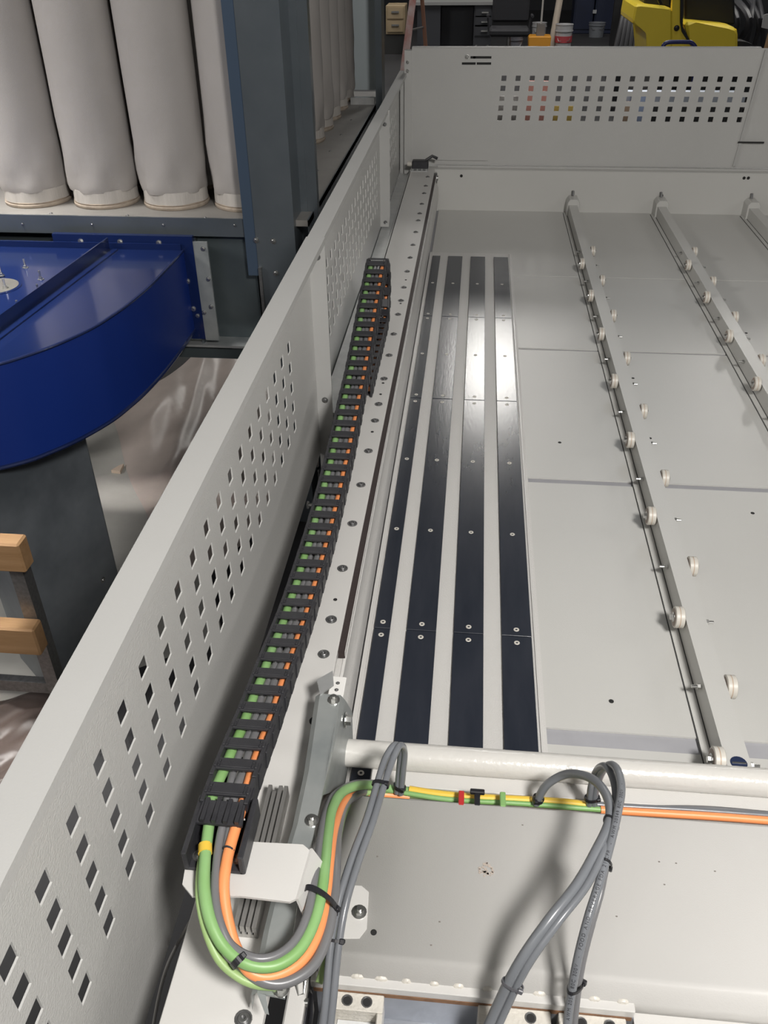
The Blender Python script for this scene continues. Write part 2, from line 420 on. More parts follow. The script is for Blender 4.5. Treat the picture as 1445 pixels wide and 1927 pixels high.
b = MB(); p = Z(592, 1357, ZG); b.cyl((p.x, p.y, ZG - .001), (p.x, p.y, ZG + .0008), .007, 14); build(b, 'hole', HOLE, gp)
# pulley at the far end of the rack
t = thing('guide_pulley', 'small round dark pulley at the far end of the toothed rack', 'pulley', (-.15, 3.58, ZG))
b = MB(); b.cyl((-.1577, 3.58, ZG - .018), (-.146, 3.58, ZG - .018), .020, 18); build(b, 'wheel', DSTEEL, t, True)
b = MB(); b.cyl((-.146, 3.58, ZG - .018), (-.142, 3.58, ZG - .018), .010, 12); build(b, 'hub', STEEL, t, True)
# limit switch
p = Z(792, 316, ZG)
t = thing('limit_switch', 'small black limit switch with roller lever at the far end of the guide plate', 'switch', p)
x, y = p.x, p.y
b = MB(); b.box(x - .035, x + .030, y - .02, y + .02, ZG, ZG + .030); build(b, 'switch_body', CHAIN, t, bevel=.003)
b = MB(); b.tube([(x + .02, y, ZG + .03), (x + .045, y + .005, ZG + .045), (x + .065, y + .01, ZG + .035)], .006, 8); build(b, 'lever', CHAIN, t, True)
b = MB(); b.cyl((x - .035, y, ZG + .015), (x - .055, y, ZG + .015), .010, 12); build(b, 'cable_gland', ROLLER, t, True)
b = MB()
for i in range(4): b.cyl((x - .03 + .018 * i, y - .05, ZG), (x - .03 + .018 * i, y - .05, ZG + .008), .004, 8)
b.box(x - .04, x + .03, y - .06, y - .02, ZG, ZG + .002); build(b, 'terminal_plate', GALVL, t)

# ================================================================== roller rails
def rail(x0, dy, yend, lab, n0=0):
    t = thing('roller_rail', lab, 'roller rail', (x0, 2.2, ZB))
    ZT = .931; ya = .80; yb = yend
    b = MB(); b.box(x0 - .014, x0 + .002, ya, yb - .02, ZB, ZB + .003); build(b, 'foot_flange', BEDP, t)
    b = MB(); b.box(x0 - .0155, x0 - .014, ya, yb - .02, ZB, ZB + .0012); b.box(x0 - .0012, x0 + .001, ya, yb - .02, ZB + .003, ZB + .0042); build(b, 'gap_line', SLIT, t)
    sec = [(x0, ZB + .003), (x0, ZT), (x0 + .0335, ZT), (x0 + .0335, ZB + .0), (x0 + .0305, ZB), (x0 + .0305, ZT - .003), (x0 + .003, ZT - .003), (x0 + .003, ZB + .003)]
    b = MB(); b.prism([(x, ya, z) for x, z in sec], (0, yb - .07 - ya, 0)); build(b, 'channel', BEDP, t)
    # raised cap piece at the far end with chamfered corners
    c = [(x0 - .006, ZB), (x0 - .006, ZT + .008), (x0 + .004, ZT + .022), (x0 + .034, ZT + .022), (x0 + .043, ZT + .008), (x0 + .043, ZB)]
    b = MB(); b.prism([(x, yb - .07, z) for x, z in c], (0, .075, 0)); build(b, 'end_cap', BEDP, t, bevel=.002)
    b = MB(); b.cyl((x0 + .018, yb - .012, ZT + .020), (x0 + .018, yb + .0, ZT + .038), .006, 8); build(b, 'end_bolt', DSTEEL, t)
    LY = [.830 + .2975 * i for i in range(8)]; RY = [.980 + .2985 * i for i in range(8)]
    hub = hex_mesh(.0055, .005, 0, True); hub2 = hex_mesh(.0045, .002, 0, False); stud = hex_mesh(.0048, .005, .010, False)
    rm = MB(); rm.lathe([(.0170, 0), (.0183, .0010), (.0183, .0062), (.0180, .0065), (.0180, .0078), (.0183, .0081), (.0183, .0140), (.0170, .0150)], n=28); rme = rm.mesh('roller', ROLLER, True)
    gm = MB(); gm.lathe([(.01805, .0065), (.01805, .0078)], n=28); gme = gm.mesh('tread_groove', TREAD, True)
    fm = MB(); fm.lathe([(.0001, -.0004), (.0150, -.0004), (.0150, .0156), (.0001, .0156)], n=24); fme = fm.mesh('side_disc', mat('roller_side', (.33, .27, .23), .6))
    for side, YY in ((-1, LY), (1, RY)):
        for y in YY:
            y += dy
            if y > yend - .1: continue
            xr = x0 - .0175 if side < 0 else x0 + .0345
            zc = ZT - .003 if side < 0 else ZT - .010
            r = link('roller', rme, t, (xr, y, zc), (0, R(90), 0))
            g_ = bpy.data.objects.new('tread_groove', gme); COL.objects.link(g_); g_.parent = r
            d_ = bpy.data.objects.new('side_disc', fme); COL.objects.link(d_); d_.parent = r
            hb = bpy.data.objects.new('axle_bolt', hub if side < 0 else hub2); COL.objects.link(hb); hb.parent = r
            if side < 0: hb.rotation_euler = (R(180), 0, 0)
            else: hb.location = (0, 0, .0155)
            # stud end on the other side of the channel
            if side > 0: link('stud', stud, t, (x0, y, ZT - .014), (0, R(-90), 0))
            else: link('stud', stud, t, (x0 + .0335, y, ZT - .010), (0, R(90), 0))
    return t


r1 = rail(.386, 0, 3.685, 'roller rail nearest the black strips, running the whole bed length')
b = MB()
p = Z(1390, 1436, .931)
b.lathe([(.0001, 0), (.0115, 0), (.0115, .0006), (.0001, .0006)], (p.x, p.y, .9308), 20); build(b, 'slot_hole', mat('navy_hole', (.02, .03, .07), .3), r1)
b = MB(); b.box(p.x - .009, p.x + .010, p.y - .0012, p.y + .0012, .9314, .9320); build(b, 'slot_bar', STEEL, r1)  # pale bar across the dark hole
rail(.737, .012, 3.685, 'second roller rail from the black strips, in the middle of the open bed')
rail(1.092, .012, 3.685, 'third roller rail cut off by the right edge of the photograph')

# ================================================================== cable carrier
KX = .968
prof = [(2.05, 1.212), (1.90, 1.178), (1.744, 1.140), (1.64, 1.118), (1.54, 1.106), (1.48, 1.096), (1.39, 1.083), (1.27, 1.074), (1.20, 1.070), (1.127, 1.070), (1.03, 1.075),
        (.95, 1.081), (.90, 1.088), (.83, 1.101), (.79, 1.109), (.73, 1.119), (.68, 1.128), (.63, 1.140), (.586, 1.149), (.545, 1.154), (.50, 1.154)]
TH = .030; XL, XR = -.2425, -.1935
top = [(y * KX, 1.9 - (1.9 - z) * KX - TH / 2) for y, z in prof]     # centre line (y, z)
lowz = ZG + TH / 2 + .001
yl, zl = top[0]; rad = (zl - lowz) / 2
path = [(1.635, lowz), (1.80, lowz), (yl, lowz)]
for i in range(1, 16):
    a = -math.pi / 2 + math.pi * i / 16; path.append((yl + rad * 1.05 * math.cos(a), (zl + lowz) / 2 + rad * math.sin(a)))
path += top
# resample by arc length
pts = [Vector((0, y, z)) for y, z in path]; acc = [0]
for a, c in zip(pts, pts[1:]): acc.append(acc[-1] + (c - a).length)


def along(s):
    s = max(0, min(acc[-1], s))
    for i in range(len(acc) - 1):
        if s <= acc[i + 1]:
            f = (s - acc[i]) / (acc[i + 1] - acc[i]); p = pts[i].lerp(pts[i + 1], f); return p, (pts[i + 1] - pts[i]).normalized()
    return pts[-1], (pts[-1] - pts[-2]).normalized()


car = thing('cable_carrier', 'long black plastic cable carrier chain folded back on the guide plate', 'cable carrier', (-.22, 1.2, ZG))
P_ = .0340
WH = (XR - XL) / 2
b = MB()   # link frame: Y along the chain, Z up (outside), X across
for sgn in (-1, 1):
    x0_, x1_ = sorted((sgn * (WH - .0045), sgn * WH))
    b.box(x0_, x1_, -.0175, .0175, -TH / 2, TH / 2)
    x0_, x1_ = sorted((sgn * (WH - .0005), sgn * (WH + .0016)))
    b.box(x0_, x1_, -.008, .008, -TH / 2 + .004, TH / 2 - .004)
    x0_, x1_ = sorted((sgn * (WH - .0045), sgn * (WH - .0015)))
    b.box(x0_, x1_, -.006, .004, TH / 2, TH / 2 + .0012)
b.box(-WH + .004, WH - .004, -.010, .010, -TH / 2, -TH / 2 + .003)
LINK = b.mesh('link', CHAIN, bevel=.0007)
b = MB(); b.box(-WH + .004, WH - .004, -.0082, .0082, TH / 2 - .003, TH / 2 + .0002)
b.box(-WH + .008, WH - .008, -.0065, .0060, TH / 2, TH / 2 + .0010)
for s_ in (-1, 1):
    for yy in (-.004, .003): b.box(s_ * (WH - .0065) - .0008, s_ * (WH - .0065) + .0008, yy - .0018, yy + .0018, TH / 2, TH / 2 + .0016)
BAR = b.mesh('crossbar', CHAIN, bevel=.0004)
n = int(acc[-1] / P_)
LAYER = []
for i in range(n):
    p, tg = along((i + .5) * P_)
    # outside of the chain is to the left of the travel direction seen from +X
    ang = math.atan2(tg.z, tg.y)        # rotation about X taking +Y to tg
    o = link('link', LINK, car, (-.218, p.y, p.z), (ang + math.pi, 0, 0) if True else None)
    for nm, me in (('crossbar', BAR),):
        c = bpy.data.objects.new(nm, me); COL.objects.link(c); c.parent = o
    LAYER.append((p, tg))
CE = LAYER[-1][0]
# end bracket of the chain, with side cheeks and two screws
zb_ = CE.z - TH / 2
b = MB(); ye0, ye1 = .462, CE.y - .015
b.box(XL - .001, XR + .006, ye0, ye1, zb_ + .001, zb_ + .005)
b.box(XL - .003, XL + .002, ye0, ye1 + .01, zb_ + .001, zb_ + TH - .002)
b.box(XR + .002, XR + .008, ye0, ye1 + .01, zb_ + .001, zb_ + TH - .002)
build(b, 'end_bracket', CHAIN, car, bevel=.0012)
b = MB()
b.prism([(XL + .003, ye1 + .002, zb_ + TH), (XR - .003, ye1 + .002, zb_ + TH), (XR - .001, ye1 - .022, zb_ + TH - .004), (XL + .001, ye1 - .022, zb_ + TH - .004)], (0, 0, -.003))
for i in range(4): b.box(XL + .006 + .0115 * i, XL + .010 + .0115 * i, ye1 - .022, ye1 + .004, zb_ + TH - .003, zb_ + TH + .0015)
build(b, 'strain_comb', CHAIN, car)
dz = dome_mesh(.0042)
for xx in (XL + .008, XR - .003): link('bracket_screw', dz, car, (xx, ye0 + .014, zb_ + .005))

# white carrier bracket
ZK = zb_ - .0005
t = thing('carrier_bracket', 'folded cream sheet bracket carrying the near end of the cable carrier', 'bracket', (-.2, .47, ZK))
pl = [Z(354, 1600, ZK), Z(343, 1664, ZK), Z(361, 1686, ZK), Z(452, 1686, ZK), Z(545, 1697, ZK), Z(560, 1690, ZK), Z(583, 1600, ZK), Z(570, 1589, ZK), Z(400, 1580, ZK)]
b = MB(); b.prism(pl, (0, 0, -.003)); build(b, 'top_sheet', PAINT, t)
b = MB()
q0, q1 = Z(583, 1597, ZK), Z(556, 1692, ZK)
b.prism([q0, q1, q1 + Vector((.010, -.003, -.045)), q0 + Vector((.012, 0, -.028))], (.0025, 0, .001)); build(b, 'bent_leg', PAINT, t)

# aluminium T-slot profile
xa, xb = -.2035, -.1800
t = thing('slotted_profile', 'grooved raw aluminium profile bar bolted beside the cable carrier', 'profile', (-.19, .55, ZG))
b = MB()
b.box(xa, xb, .452, .622, ZG, ZG + .006)
for i in range(4):
    xx = xa + .0003 + i * (xb - xa - .005) / 3; b.box(xx, xx + .0044, .452, .622 - (.008 if i == 1 else 0), ZG + .006, ZG + .020)
build(b, 'profile_bar', ALU, t)
b = MB()
for i in range(3):
    xx = xa + .0047 + i * (xb - xa - .005) / 3; b.box(xx, xx + .0030, .452, .622, ZG + .0062, ZG + .0105)
build(b, 'slot', DSTEEL, t)
for i in (1, 2): link('slot_bolt', dome_mesh(.003), t, (xa + .0062 + i * (xb - xa - .005) / 3, .476, ZG + .0105))

# galvanised channel bracket
ZC = 1.100
t = thing('galvanised_bracket', 'long galvanised channel bracket with hex bolts beside the cream pipe', 'bracket', (-.15, .6, ZC))
tp = [Z(602, 1305, ZC), Z(641, 1308, ZC), Z(627, 1396, ZC), Z(606, 1497, ZC), Z(583, 1600, ZC), Z(560, 1700, ZC), Z(545, 1800, ZC), Z(536, 1878, ZC), Z(484, 1868, ZC), Z(506, 1750, ZC), Z(530, 1650, ZC), Z(560, 1550, ZC), Z(581, 1450, ZC)]
b = MB(); b.prism(tp, (0, 0, -.003)); build(b, 'channel_web', GALV, t)
lf = [Z(602, 1305, ZC), Z(581, 1450, ZC), Z(560, 1550, ZC), Z(530, 1650, ZC), Z(506, 1750, ZC), Z(484, 1868, ZC)]
b = MB(); bm = b.b; A = [bm.verts.new(p) for p in lf]; B2 = [bm.verts.new(p + Vector((-.006, 0, -.006))) for p in lf]; C2 = [bm.verts.new(p + Vector((-.008, 0, -.034))) for p in lf]
for i in range(len(lf) - 1):
    bm.faces.new((A[i], A[i + 1], B2[i + 1], B2[i])); bm.faces.new((B2[i], B2[i + 1], C2[i + 1], C2[i]))
build(b, 'channel_flange', GALV, t)
# upright ear
e = [Z(596, 1279, ZC + .002), Z(626, 1262, ZC + .002), Z(628, 1289, ZC + .002), Z(602, 1307, ZC + .002)]
b = MB(); b.prism(e, (0, 0, -.002)); build(b, 'bent_ear', GALVL, t)
# side plate with bolt
xs_ = tp[1].x
b = MB(); b.prism([(xs_, tp[1].y + .000, ZC), (xs_ + .004, tp[1].y + .01, ZC - .02), (xs_ + .006, .79, 1.02), (xs_ + .006, .785, .96), (xs_ + .003, .71, .955), (xs_ - .001, .66, 1.02), (tp[3].x, tp[3].y, ZC)], (-.003, 0, 0)); build(b, 'side_plate', GALV, t)
hb_ = hex_mesh(.0065, .006)
p = at(650, 1355, 'x', xs_ + .005); link('hex_bolt', hb_, t, p, (0, R(90), 0))
h2 = hex_mesh(.0048, .005, .004)
for (px, py) in ((628, 1318), (587, 1545), (529, 1862)): link('hex_bolt', h2, t, Z(px, py, ZC))
b = MB(); b.prism([Z(484, 1868, ZC), Z(500, 1872, ZC), Z(506, 1908, ZC - .01), Z(498, 1905, ZC - .01)], (0, 0, -.002)); build(b, 'pointed_tab', GALV, t)
# white end block
p = Z(636, 1295, 1.075)
t = thing('end_block', 'small white block at the near end of the toothed rack', 'block', p)
b = MB(); b.box(p.x - .011, p.x + .009, p.y - .016, p.y + .018, ZG - .02, 1.078); build(b, 'block_body', mat('white_block', (.78, .77, .74), .4), t, bevel=.0008)
for k in (-1, 1): link('pin', dome_mesh(.0018, DSTEEL), t, (p.x - .001, p.y + .006 * k, 1.078))

# ================================================================== cross pipe, cross member, cover
t = thing('cross_pipe', 'thick cream painted pipe crossing the near end of the bed', 'pipe', (.5, .755, .98))
b = MB(); pr = .0182; yc = .7495; zc_ = .985
b.cyl((-.135, yc, zc_), (1.3, yc, zc_), pr, 40, cap=True); build(b, 'pipe', mat('pipe_paint', (.62, .605, .57), .22, bump=.35, bscale=120, var=.03), t, True)
b = MB(); b.cyl((-.1365, yc, zc_), (-.133, yc, zc_), pr + .0022, 32); build(b, 'weld_ring', RUST, t, True)
t = thing('cross_member', 'flat cream bar under the pipe beside the cable trough', 'cross member', (.5, .72, .9))
b = MB(); b.box(-.097, 1.3, .713, .762, ZB + .0155, .972); build(b, 'bar', PAINT, t, bevel=.001)
b = MB(); b.box(-.10, 1.3, .66, .712, ZB + .0155, .972 - .004); build(b, 'trough', PAINT, t)
p = Z(680, 1455, ZB + .0148)

cv = thing('cover_plate', 'large smooth cream cover plate at the near end with a rounded front fold', 'cover', (.4, .58, 1.0))
ZV = 1.0
prof = [(.6710, ZV), (.6700, ZV), (.4790, ZV), (.4770, ZV)]
for i in range(1, 7):
    a = math.pi / 4 * i / 6; prof.append((.4770 - .008 * math.sin(a), ZV - .008 + .008 * math.cos(a)))
prof.append((.4600, .9850)); prof.append((.4595, .955))
x0, x1 = -.128, 1.1
b = MB(); bm = b.b; rows = []
for (y, z) in prof: rows.append([bm.verts.new((x0 + .004 * min(1, (.671 - y) / .185), y, z)), bm.verts.new((x1, y, z))])
for a, c in zip(rows, rows[1:]): bm.faces.new((a[0], a[1], c[1], c[0]))
low = [bm.verts.new((v.co.x, v.co.y, .90)) for v in (rows[0][0], rows[0][1])]
bm.faces.new((rows[0][1], rows[0][0], low[0], low[1]))
o = build(b, 'folded_cover', PAINT, cv, True)
md = o.modifiers.new('thickness', 'SOLIDIFY'); md.thickness = .003; md.offset = 0
# left cheek of the cover
b = MB(); b.prism([(x0, .670, ZV - .002), (x0 + .004, .477, ZV - .002), (x0 + .004, .462, ZV - .02), (x0 + .004, .461, .96), (x0, .670, .96)], (.003, 0, 0)); build(b, 'side_cheek', PAINT, cv)
# thin shim plate with rounded corner
sh = [Z(622, 1666, ZV), Z(680, 1668, ZV), Z(694, 1680, ZV), Z(690, 1750, ZV), Z(676, 1768, ZV), Z(606, 1768, ZV)]
b = MB(); b.prism(sh, (0, 0, .0018)); build(b, 'shim_plate', PAINT, cv, bevel=.0003)
h3 = hex_mesh(.0052, .004, .005)
for (px, py) in ((676, 1717), (621, 1712)): link('hex_bolt', h3, cv, Z(px, py, ZV + .0018))
link('hole', disc_mesh(.0034, HOLE), cv, Z(703, 1755, ZV + .0012))
b = MB(); p = Z(914, 1637, ZV + .0016)
random.seed(3)
for i in range(26):
    a = random.random() * 6.28; r_ = random.random() ** .6 * .0085; b.cyl((p.x + r_ * math.cos(a), p.y + r_ * math.sin(a), ZV + .0012), (p.x + r_ * math.cos(a), p.y + r_ * math.sin(a), ZV + .0022), .0008 + random.random() * .0012, 6)
build(b, 'chipped_spot', mat('chip', (.42, .36, .31), .7), cv)
b = MB()
for (px, py) in ((1240, 1622), (1345, 1640), (1272, 1625), (1250, 1665), (710, 1612), (827, 1735), (811, 1779), (1160, 1725), (983, 1553)):
    p = Z(px, py, ZV + .0012); b.box(p.x - .001, p.x + .001, p.y - .0006, p.y + .0006, ZV + .001, ZV + .002)
build(b, 'paint_speck', mat('speck', (.2, .18, .16), .7), cv)
# weld lip and beads
b = MB(); b.box(-.131, .203, .4500, .4620, .972, .984); build(b, 'weld_lip', PAINT, cv, bevel=.001)
for i in range(12):
    xx = -.112 + i * .0275 + random.uniform(-.003, .003); b = MB(); ln = random.uniform(.006, .009)
    b.tube([(xx - ln, .4605, .9840), (xx - ln * .5, .4600, .9842), (xx, .4598, .9844), (xx + ln * .5, .4600, .9842), (xx + ln, .4605, .9840)], [.0008, .0030, .0034, .0030, .0008], 8)
    build(b, 'weld_bead', WELD, cv, True)
b = MB(); b.box(.204, 1.1, .30, .4600, .950, .966); build(b, 'front_ledge', PAINT, cv)
b = MB(); b.box(-.128, .201, .4494, .4500, .966, .9725); build(b, 'rusty_edge', RUST, cv)
# machined plate under the blocks
t = thing('motor_mount', 'machined dark steel mounting plate below the cover', 'mounting plate', (.04, .42, .88))
b = MB(); b.box(-.125, .203, .33, .4530, .915, .920); build(b, 'plate', MACH, t)
b = MB(); b.box(-.125, .203, .4495, .4525, .920, .972); build(b, 'back_wall', MACH, t)
link('pit', disc_mesh(.005, MACH), t, Z(784, 1875, .9205))

# bearing blocks
def block(x0, x1, yt, lab, holes, bolts):
    t = thing('bearing_block', lab, 'bearing block', ((x0 + x1) / 2, .41, .9))
    b = MB()
    b.box(x0, x1, yt - .018, yt, .9175, .9570)                      # back bar with holes
    b.box(x0, x0 + .006, .33, yt - .018, .9175, .9570)
    b.box(x1 - .006, x1, .33, yt - .018, .9175, .9570)
    build(b, 'housing', WELD, t, bevel=.001)
    b = MB(); b.box(x0 + .0065, x1 - .0065, .33, yt - .0185, .9175, .9350); build(b, 'insert', mat('insert_paint', (.55, .56, .56), .35), t)
    for f in holes:
        xx = x0 + (x1 - x0) * f; b = MB(); b.lathe([(.0058, 0), (.0058, .001), (.0050, .001), (.0046, -.002), (.0001, -.002)], (xx, yt - .009, .9572), 18); build(b, 'bored_hole', DSTEEL, t, True)
        b = MB(); b.cyl((xx, yt - .009, .9560), (xx, yt - .009, .9579), .0042, 14); build(b, 'bore', HOLE, t)
    for f, yy in bolts:
        xx = x0 + (x1 - x0) * f; b = MB(); b.cyl((xx, yy, .9355), (xx, yy, .9375), .011, 20); b.cyl((xx, yy, .9375), (xx, yy, .9450), .0068, 6); build(b, 'hex_bolt', STEEL, t)
    b = MB(); xx = x0 + (x1 - x0) * .68; b.box(xx - .007, xx + .007, yt - .05, yt - .036, .9355, .9405); build(b, 'pad', WELD, t, bevel=.001)
    b = MB(); b.cyl((xx, yt - .043, .9406), (xx, yt - .043, .9412), .0032, 12); build(b, 'pad_hole', HOLE, t)
    t.location += Vector((0, -.0055, .014))
    return t


block(-.107, -.053, .4550, 'leftmost cream bearing block, under the grey cable pair beside the pointed tab', (.30, .68), ((.28, .418),))
block(.045, .119, .4550, 'middle cream bearing block under the thick grey cable', (.72,), ((.45, .416),))
block(.127, .195, .4550, 'right cream bearing block at the end of the weld line', (.33, .75), ((.35, .414),))

# end frame left of the blocks
t = thing('end_support', 'cream upright plate with a slotted dark opening beside the left bearing block', 'frame', (-.14, .42, .9))
b = MB(); b.box(-.152, -.1325, .30, .462, .90, .985); build(b, 'frame_plate', PAINT, t, bevel=.002)
b = MB(); b.prism([(-.132, .37, .92), (-.132, .445, .92), (-.132, .455, .945), (-.132, .445, .972), (-.132, .37, .972)], (.0012, 0, 0)); build(b, 'opening', mat('dark_opening', (.07, .07, .08), .5), t)
b = MB(); pth = [Z(560, 1835, 1.0), Z(572, 1830, 1.0), Z(575, 1845, .99), Z(572, 1870, .985), Z(562, 1873, .985), Z(558, 1850, .99), Z(560, 1835, 1.0)]
b.tube(pth, .0012, 6); build(b, 'slot_rim', STEEL, t)
b = MB(); p = Z(558, 1885, .98); b.cyl(p, p + Vector((.012, 0, 0)), .0045, 12); build(b, 'pin', STEEL, t, True)

# ================================================================== cables


def spline(P, k=8):
    P = [Vector(p) for p in P]; out = []
    Q = [P[0] * 2 - P[1]] + P + [P[-1] * 2 - P[-2]]
    for i in range(1, len(Q) - 2):
        p0, p1, p2, p3 = Q[i - 1:i + 3]
        for j in range(k):
            t = j / k
            out.append(.5 * ((2 * p1) + (p2 - p0) * t + (2 * p0 - 5 * p1 + 4 * p2 - p3) * t * t + (3 * p1 - p0 - 3 * p2 + p3) * t ** 3))
    out.append(P[-1]); return out


def cable(lab, pl, r, m, pre=None, cat='cable', group=None):
    P = spline([Z(*q) for q in pl])
    if pre: P = pre + P
    t = thing('cable', lab, cat, P[len(P) // 2], group)
    b = MB(); b.tube(P, r, 10); build(b, 'sheath', m, t, True)
    return t, P


def inner(xf, dz_=0.0, wav=.0, ph=0):
    """points along the inside of the cable carrier, from its far loop to its near end"""
    out = []
    for i, (p, tg) in enumerate(LAYER[:-1]):
        nrm = Vector((0, tg.z, -tg.y)); z_ = p + nrm * (-dz_)
        out.append(Vector((-.218 + xf + wav * math.sin(i * 1.9 + ph), z_.y, z_.z)))
    return spline(out, 2)


def Y0(px, py): return (px, py)


g_, P_green = cable('thick green cable leaving the carrier and looping past the galvanised bracket', [
    (400, 1495, 1.166), (396, 1530, 1.166), (390, 1575, 1.164), (385, 1625, 1.163), (385, 1680, 1.160), (398, 1738, 1.152), (425, 1785, 1.142), (470, 1815, 1.135), (520, 1816, 1.130),
    (562, 1788, 1.128), (590, 1738, 1.128), (605, 1680, 1.128), (612, 1620, 1.120), (617, 1570, 1.105), (626, 1520, 1.080), (648, 1488, 1.050), (690, 1477, 1.01), (740, 1486, .982), (800, 1492, .978), (860, 1499, .976)],
    .0057, GREEN, inner(-.0145, -.0035, .0006))
o_, P_or = cable('orange cable leaving the carrier and looping with the green one', [
    (461, 1500, 1.167), (452, 1530, 1.167), (440, 1570, 1.165), (428, 1615, 1.162), (421, 1665, 1.156), (426, 1720, 1.146), (442, 1780, 1.134), (470, 1828, 1.122), (512, 1837, 1.115),
    (562, 1812, 1.112), (594, 1765, 1.112), (612, 1700, 1.110), (620, 1620, 1.105), (628, 1560, 1.08), (645, 1512, 1.04), (672, 1492, 1.00), (710, 1494, .98), (770, 1500, .974)],
    .0056, ORANGE, inner(.0150, -.0040, .0004, 2))
a_, P_g1 = cable('inner grey cable of the bundle looping out of the carrier', [
    (428, 1495, 1.166), (424, 1530, 1.166), (413, 1580, 1.163), (406, 1640, 1.160), (405, 1690, 1.156), (415, 1740, 1.150), (436, 1780, 1.142), (478, 1803, 1.138), (520, 1798, 1.134),
    (556, 1768, 1.132), (580, 1715, 1.132), (592, 1650, 1.13), (603, 1580, 1.11), (612, 1530, 1.085), (630, 1495, 1.05), (670, 1474, 1.01), (712, 1474, .975)],
    .0042, GREYD, inner(-.0050, -.0015, .0012, 1))
a_, P_g2 = cable('outer grey cable on the underside of the looping bundle', [
    (441, 1495, 1.166), (438, 1530, 1.164), (430, 1580, 1.160), (420, 1640, 1.156), (417, 1700, 1.148), (428, 1760, 1.136), (455, 1815, 1.122), (495, 1846, 1.115), (540, 1848, 1.11),
    (588, 1818, 1.108), (615, 1762, 1.108), (628, 1690, 1.108), (632, 1620, 1.10), (636, 1560, 1.07), (652, 1510, 1.03), (690, 1488, .985)],
    .0053, GREYD, inner(.0040, -.001, .0016, 3))
cable('thin light green cable outermost at the left of the looping bundle', [
    (383, 1600, 1.158), (377, 1640, 1.156), (376, 1690, 1.152), (388, 1750, 1.142), (412, 1805, 1.128), (448, 1838, 1.115), (485, 1853, 1.108), (530, 1856, 1.10)], .0042, LGREEN)
cable('pale green cable curving beside the cover into the cable trough', [
    (600, 1850, 1.02), (622, 1780, 1.03), (632, 1700, 1.035), (634, 1640, 1.035), (638, 1570, 1.03), (655, 1515, 1.0), (690, 1492, .99), (740, 1493, .978), (850, 1504, .974)], .0040, LGREEN)
# yellow marker sleeve and print band
b = MB(); P = spline([Z(386, 1590, 1.1635), Z(386, 1606, 1.1635)], 3); b.tube(P, .0068, 12); t = build(b, 'marker_sleeve', YEL, None, True); tag(t, 'yellow marker sleeve around the thick green cable', 'marker')
b = MB(); P = spline([Z(431, 1598, 1.1635), Z(429.5, 1601, 1.1635)], 3); b.tube(P, .0060, 12); t = build(b, 'marker_band', INK, None, True); tag(t, 'thin dark band around the orange cable', 'marker')

# trough cables running right
cable('yellow and green earth wire lying in the trough, seen left of the thick grey loop', [(770, 1486, .9820), (830, 1495, .9820), (900, 1501, .9820), (980, 1505, .9820), (1060, 1510, .9820), (1110, 1516, .9820)], .0050, YEL)
cable('slim green wire in the trough behind the yellow one', [(760, 1492, .9820), (850, 1505, .9820), (980, 1512, .9820), (1110, 1522, .9820), (1250, 1532, .9820)], .0035, GREEN)
cable('orange cable in the trough at the right edge of the photograph', [(1130, 1524, .9820), (1250, 1531, .9820), (1350, 1537, .9820), (1470, 1546, .9820)], .0050, ORANGE)
cable('slim grey cable in the trough under the right end of the bar', [(1040, 1506, .9820), (1150, 1516, .9820), (1300, 1524, .9820), (1470, 1536, .9820)], .0036, GREY)
cable('second slim grey cable lying against the bar at right', [(1090, 1512, .9820), (1200, 1519, .9820), (1330, 1521, .9820), (1470, 1533, .9820)], .0030, GREYD)
for (nm, px, m_, lab) in (('wire_tag', 868, RED, 'small red wire tag on the yellow wire'), ('wire_tag', 898, TIE, 'black wire clip on the yellow wire'), ('wire_tag', 946, GREEN, 'green tape band around the yellow wire')):
    p = Z(px, 1499 + (px - 868) * .03, 1.0); b = MB(); b.box(p.x - .0035, p.x + .0035, p.y - .014, p.y + .008, p.z - .006, p.z + .002)
    if m_ is TIE: b.box(p.x - .009, p.x + .009, p.y + .004, p.y + .010, p.z - .002, p.z + .004)
    t = build(b, nm, m_, None, bevel=.001); tag(t, lab, 'tag')

# grey loops
loops = []
loops.append(cable('left grey cable of the pair arching over the pipe near the galvanised bracket', [
    (604, 1960, 1.00), (613, 1880, 1.03), (622, 1780, 1.06), (636, 1700, 1.08), (660, 1620, 1.09), (690, 1540, 1.09), (708, 1480, 1.085), (724, 1430, 1.085), (742, 1402, 1.085), (753, 1412, 1.06), (751, 1450, 1.02), (747, 1492, .985)], .0040, GREY))
loops.append(cable('right grey cable of the pair arching over the pipe near the galvanised bracket', [
    (618, 1960, 1.00), (627, 1880, 1.03), (637, 1780, 1.06), (651, 1700, 1.08), (675, 1620, 1.09), (702, 1545, 1.09), (722, 1480, 1.085), (738, 1432, 1.085), (752, 1403, 1.085), (761, 1414, 1.06), (758, 1455, 1.02), (754, 1494, .985)], .0040, GREY))
loops.append(cable('left cable of the thick grey pair bending in a wide arch over the cover', [
    (905, 1965, .98), (935, 1895, 1.02), (975, 1815, 1.07), (1030, 1735, 1.10), (1085, 1665, 1.11), (1122, 1600, 1.115), (1145, 1550, 1.115), (1146, 1510, 1.11), (1128, 1477, 1.10), (1098, 1459, 1.08), (1062, 1458, 1.05), (1028, 1478, 1.02), (1008, 1512, .985)], .0052, GREY))
loops.append(cable('right cable of the thick grey pair bending over the cover', [
    (922, 1968, .98), (952, 1898, 1.02), (992, 1818, 1.07), (1048, 1738, 1.10), (1100, 1672, 1.11), (1130, 1615, 1.115), (1148, 1560, 1.11), (1158, 1500, 1.105), (1152, 1462, 1.10), (1138, 1441, 1.09), (1122, 1450, 1.05), (1112, 1480, 1.02), (1108, 1515, .985)], .0040, GREY))
